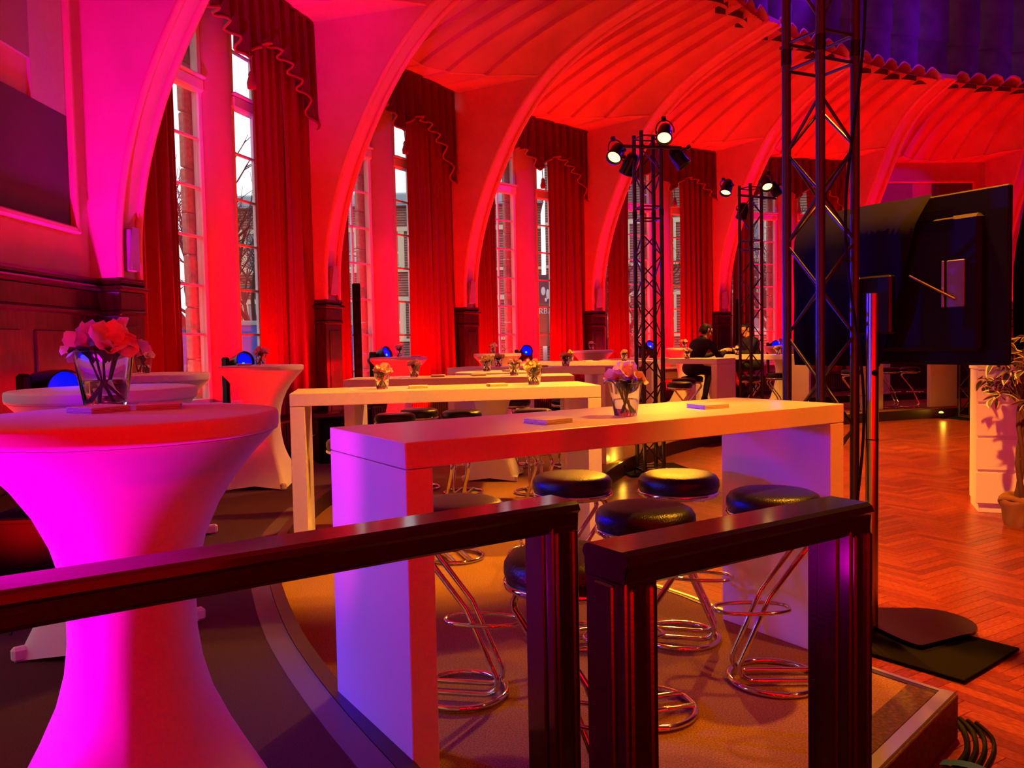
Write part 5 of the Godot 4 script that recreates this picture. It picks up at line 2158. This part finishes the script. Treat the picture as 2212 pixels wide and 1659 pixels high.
func make_person(label: String, at: Vector3, facing_deg: float, lean: float, head_pitch: float) -> void:
	# local: faces +x; hips on the stool seat
	var t := thing("person", label, "person", at, turn(facing_deg))
	var suit := Color(0.011, 0.010, 0.011)
	var skin := Color(0.52, 0.28, 0.19)
	var shoe := Color(0.01, 0.008, 0.008)
	var hip := Vector3(0, 0.87, 0)
	var up := Vector3(sin(lean), cos(lean), 0)
	var waist := hip + up * 0.17
	var chest := hip + up * 0.37
	var neck := hip + up * 0.52 + Vector3(0.02, 0.0, 0)
	var mb := MB.new()
	mb.coloured = true
	var B := []
	B.append([hip + Vector3(0, 0, -0.07), hip + Vector3(0, 0, 0.07), 0.125, 0.125, suit])
	B.append([hip, waist, 0.135, 0.13, suit])
	B.append([waist, chest, 0.135, 0.15, suit])
	B.append([chest + Vector3(0, 0.02, -0.07), chest + Vector3(0, 0.02, 0.07), 0.12, 0.12, suit])
	B.append([neck + Vector3(0, -0.06, -0.15), neck + Vector3(0, -0.06, 0.15), 0.062, 0.062, suit])
	B.append([chest + up * 0.06, neck, 0.09, 0.06, suit])
	var head := neck + Vector3(sin(lean) * 0.08 + 0.045, 0.135, 0)
	B.append([neck + Vector3(0, 0.0, 0), head + Vector3(-0.02, -0.05, 0), 0.055, 0.055, skin])
	var wrists := []
	for s in [-1.0, 1.0]:
		var sh: Vector3 = neck + Vector3(0.0, -0.07, 0.185 * s)
		var el: Vector3 = sh + Vector3(0.17, -0.24, 0.06 * s)
		var wr: Vector3 = Vector3(el.x + 0.235, 1.135, 0.07 * s - 0.02)
		B.append([sh, el, 0.058, 0.046, suit])
		B.append([el, wr, 0.046, 0.032, suit])
		wrists.append([wr, (wr - el).normalized(), s])
		var kn := Vector3(0.42, 0.83 + (0.0 if s < 0 else -0.03), 0.11 * s)
		var an := Vector3(0.30 + (0.1 if s > 0 else 0.0), 0.32, 0.10 * s)
		B.append([hip + Vector3(0, -0.01, 0.09 * s), kn, 0.088, 0.066, suit])
		B.append([kn, an, 0.062, 0.045, suit])
		B.append([an, an + Vector3(0.0, -0.03, 0), 0.045, 0.042, shoe])
		B.append([an + Vector3(-0.03, -0.045, 0), an + Vector3(0.15, -0.055, 0), 0.035, 0.03, shoe])
	skin_over(mb, B, 0.017, 0.045)
	# hands: palm and five fingers
	for w in wrists:
		var p: Vector3 = w[0]
		var d: Vector3 = w[1]
		var s: float = w[2]
		var side := Vector3.UP.cross(d).normalized()
		var H := []
		H.append([p - d * 0.01, p + d * 0.075, 0.026, 0.03, skin])
		H.append([p + d * 0.05 - side * 0.02, p + d * 0.075 + side * 0.022, 0.017, 0.017, skin])
		for f in 4:
			var root := p + d * 0.08 + side * (-0.03 + 0.02 * f)
			var ln: float = [0.066, 0.076, 0.07, 0.055][f]
			var k1 := root + d * ln * 0.55 + Vector3(0, 0.004, 0)
			var k2 := k1 + (d * 0.7 + Vector3(0, -0.7, 0)).normalized() * ln * 0.5
			H.append([root, k1, 0.0095, 0.009, skin])
			H.append([k1, k2, 0.009, 0.0075, skin])
		var ts := -side * s
		var tr := p + d * 0.025 + ts * 0.022
		var t1 := tr + (d * 0.6 + ts * 0.8).normalized() * 0.042
		H.append([tr, t1, 0.012, 0.011, skin])
		H.append([t1, t1 + (d + ts * 0.1).normalized() * 0.03, 0.0105, 0.0085, skin])
		skin_over(mb, H, 0.0055, 0.008)
	# head: looks along +x, tipped down
	var hb := Basis(Vector3.BACK, -head_pitch)
	var G := []
	var put := func(a: Vector3, b: Vector3, ra: float, rb: float, c: Color) -> void: G.append([head + hb * a, head + hb * b, ra, rb, c])
	put.call(Vector3(-0.035, 0.025, 0), Vector3(0.02, 0.035, 0), 0.078, 0.07, skin)
	put.call(Vector3(0.03, -0.02, 0), Vector3(0.045, -0.075, 0), 0.058, 0.034, skin)
	put.call(Vector3(0.055, -0.083, -0.012), Vector3(0.055, -0.083, 0.012), 0.024, 0.024, skin)
	put.call(Vector3(0.078, 0.03, -0.03), Vector3(0.078, 0.03, 0.03), 0.014, 0.014, skin)
	put.call(Vector3(0.087, 0.018, 0), Vector3(0.109, -0.022, 0), 0.009, 0.0135, skin)
	put.call(Vector3(0.088, -0.05, -0.014), Vector3(0.088, -0.05, 0.014), 0.008, 0.008, Color(0.4, 0.14, 0.11))
	for s in [-1.0, 1.0]:
		put.call(Vector3(-0.012, 0.018, 0.078 * s), Vector3(-0.006, -0.02, 0.074 * s), 0.014, 0.01, skin)
		put.call(Vector3(0.078, 0.008, 0.031 * s), Vector3(0.08, 0.008, 0.031 * s), 0.0105, 0.0105, Color(0.03, 0.02, 0.02))
		put.call(Vector3(0.05, -0.03, 0.035 * s), Vector3(0.05, -0.05, 0.03 * s), 0.026, 0.022, skin)
	skin_over(mb, G, 0.0065, 0.012)
	part(t, "body", mb, M.skin_cloth)
	# short hair
	var hm := MB.new()
	var R := []
	R.append([head + hb * Vector3(-0.045, 0.035, 0), head + hb * Vector3(0.015, 0.062, 0), 0.081, 0.062, Color.BLACK])
	R.append([head + hb * Vector3(-0.06, -0.02, -0.02), head + hb * Vector3(-0.06, -0.02, 0.02), 0.062, 0.062, Color.BLACK])
	for s in [-1.0, 1.0]:
		R.append([head + hb * Vector3(0.012, 0.05, 0.058 * s), head + hb * Vector3(0.018, 0.0, 0.066 * s), 0.02, 0.01, Color.BLACK])
	skin_over(hm, R, 0.008, 0.02)
	part(t, "hair", hm, M.hair)


func build_people() -> void:
	make_person("person in black leaning on the yellow lit far table, seen from the side", Vector3(3.02, 0.04, -13.88), 20.0, 0.38, 0.45)
	make_person("dark dressed person sitting behind the far truss tower, facing the other one", Vector3(4.66, 0.04, -15.86), 196.0, 0.22, 0.3)


func _ready() -> void:
	# camera
	var cam := Camera3D.new()
	cam.name = "camera"
	add_child(cam)
	cam.fov = 2.0 * rad_to_deg(atan(829.5 / 1790.0))
	cam.near = 0.05
	cam.far = 300.0
	cam.transform = Transform3D(Basis(Vector3.RIGHT, -0.0495) * Basis(Vector3.BACK, -0.019), Vector3(0, 1.39, 0))
	cam.current = true
	# sky: bright overcast day
	var sky_m := ProceduralSkyMaterial.new()
	sky_m.sky_top_color = Color(0.86, 0.9, 0.95)
	sky_m.sky_horizon_color = Color(0.97, 0.98, 1.0)
	sky_m.ground_bottom_color = Color(0.3, 0.3, 0.3)
	sky_m.ground_horizon_color = Color(0.6, 0.6, 0.6)
	sky_m.sky_energy_multiplier = 1.35
	var sky := Sky.new()
	sky.sky_material = sky_m
	var env := Environment.new()
	env.background_mode = Environment.BG_SKY
	env.sky = sky
	env.ambient_light_source = Environment.AMBIENT_SOURCE_DISABLED
	env.tonemap_mode = Environment.TONE_MAPPER_LINEAR
	env.tonemap_exposure = 0.92
	env.sdfgi_enabled = true
	env.ssao_enabled = true
	env.ssil_enabled = true
	var we := WorldEnvironment.new()
	we.name = "environment"
	we.environment = env
	add_child(we)
	materials()
	lights()
	build_floors()
	build_piers()
	build_windows()
	build_ceiling()
	build_curtains()
	build_bar_tables()
	build_cocktail_tables()
	build_stools()
	build_vases()
	build_napkins()
	build_railings()
	build_trusses()
	build_heads()
	build_uplights()
	build_screen()
	build_corner()
	build_small_gear()
	build_drape()
	build_outside()
	build_people()


# washes that hang out of view: coloured floods on the ring cornice
func lights() -> void:
	# blue washes inside the drum
	for a in [52, 74, 96, 118]:
		spot("drum_wash", pol(a, 9.9, 7.1), pol(a + 26, 10.9, 8.0), Color(0.45, 0.05, 1.0), 9.0, 60, 0.15)


func build_uplights() -> void:
	var red := Color(1.0, 0.0, 0.0)
	var feet := ["", "wide pier at the left", "pier between the first and second window", "pier between the second and third window", "pier between the third and fourth window", "pier between the fourth and fifth window", "pier right of the fifth window", "pier behind the screen", "pier at the far right"]
	for k in range(1, PIERS.size()):
		var deg: float = PIERS[k] - 0.9
		led_par("red floor uplight at the foot of the %s" % feet[k], pol(deg, 13.55, GALLERY_Y), pol(deg, 12.9, 5.2), "lens_red", red, 4.0 if k == 1 else 13.0, 80)
	for k in range(1, 6):
		var ac: float = (PIERS[k] - 1.8 + PIERS[k + 1]) * 0.5
		led_par("red floor uplight under the %s" % WHICH[k - 1], pol(ac, 13.6, GALLERY_Y), pol(ac, 14.4, 1.7), "lens_red", red, 18.0, 60)
	# added, unseen red floods behind the camera that redden the table fronts
	var n := 0
	for deg in [214.0, 226.0, 238.0, 250.0, 262.0]:
		led_par("added unseen red flood behind the viewer, %s from the wide pier" % ["first", "second", "third", "fourth", "fifth"][n], pol(deg, 13.75, GALLERY_Y), pol(deg, 11.2, 5.0), "lens_red", red, 32.0, 80)
		n += 1
	led_par("magenta floor uplight left of the foreground cocktail table", Vector3(-1.75, GALLERY_Y, -1.6), Vector3(-1.05, 0.95, -2.1), "lens_magenta", Color(1.0, 0.0, 0.85), 4.0, 42)
	led_par("magenta floor uplight washing the wide pier at the left", Vector3(-3.0, GALLERY_Y, -4.9), Vector3(-2.75, 3.2, -6.85), "lens_magenta", Color(0.95, 0.0, 1.0), 24.0, 28)
	led_par("red floor uplight on the mural wall, out of the left edge of view", pol(188.0, 13.3, GALLERY_Y), pol(183.0, 13.6, 4.0), "lens_red", red, 5.0, 75)
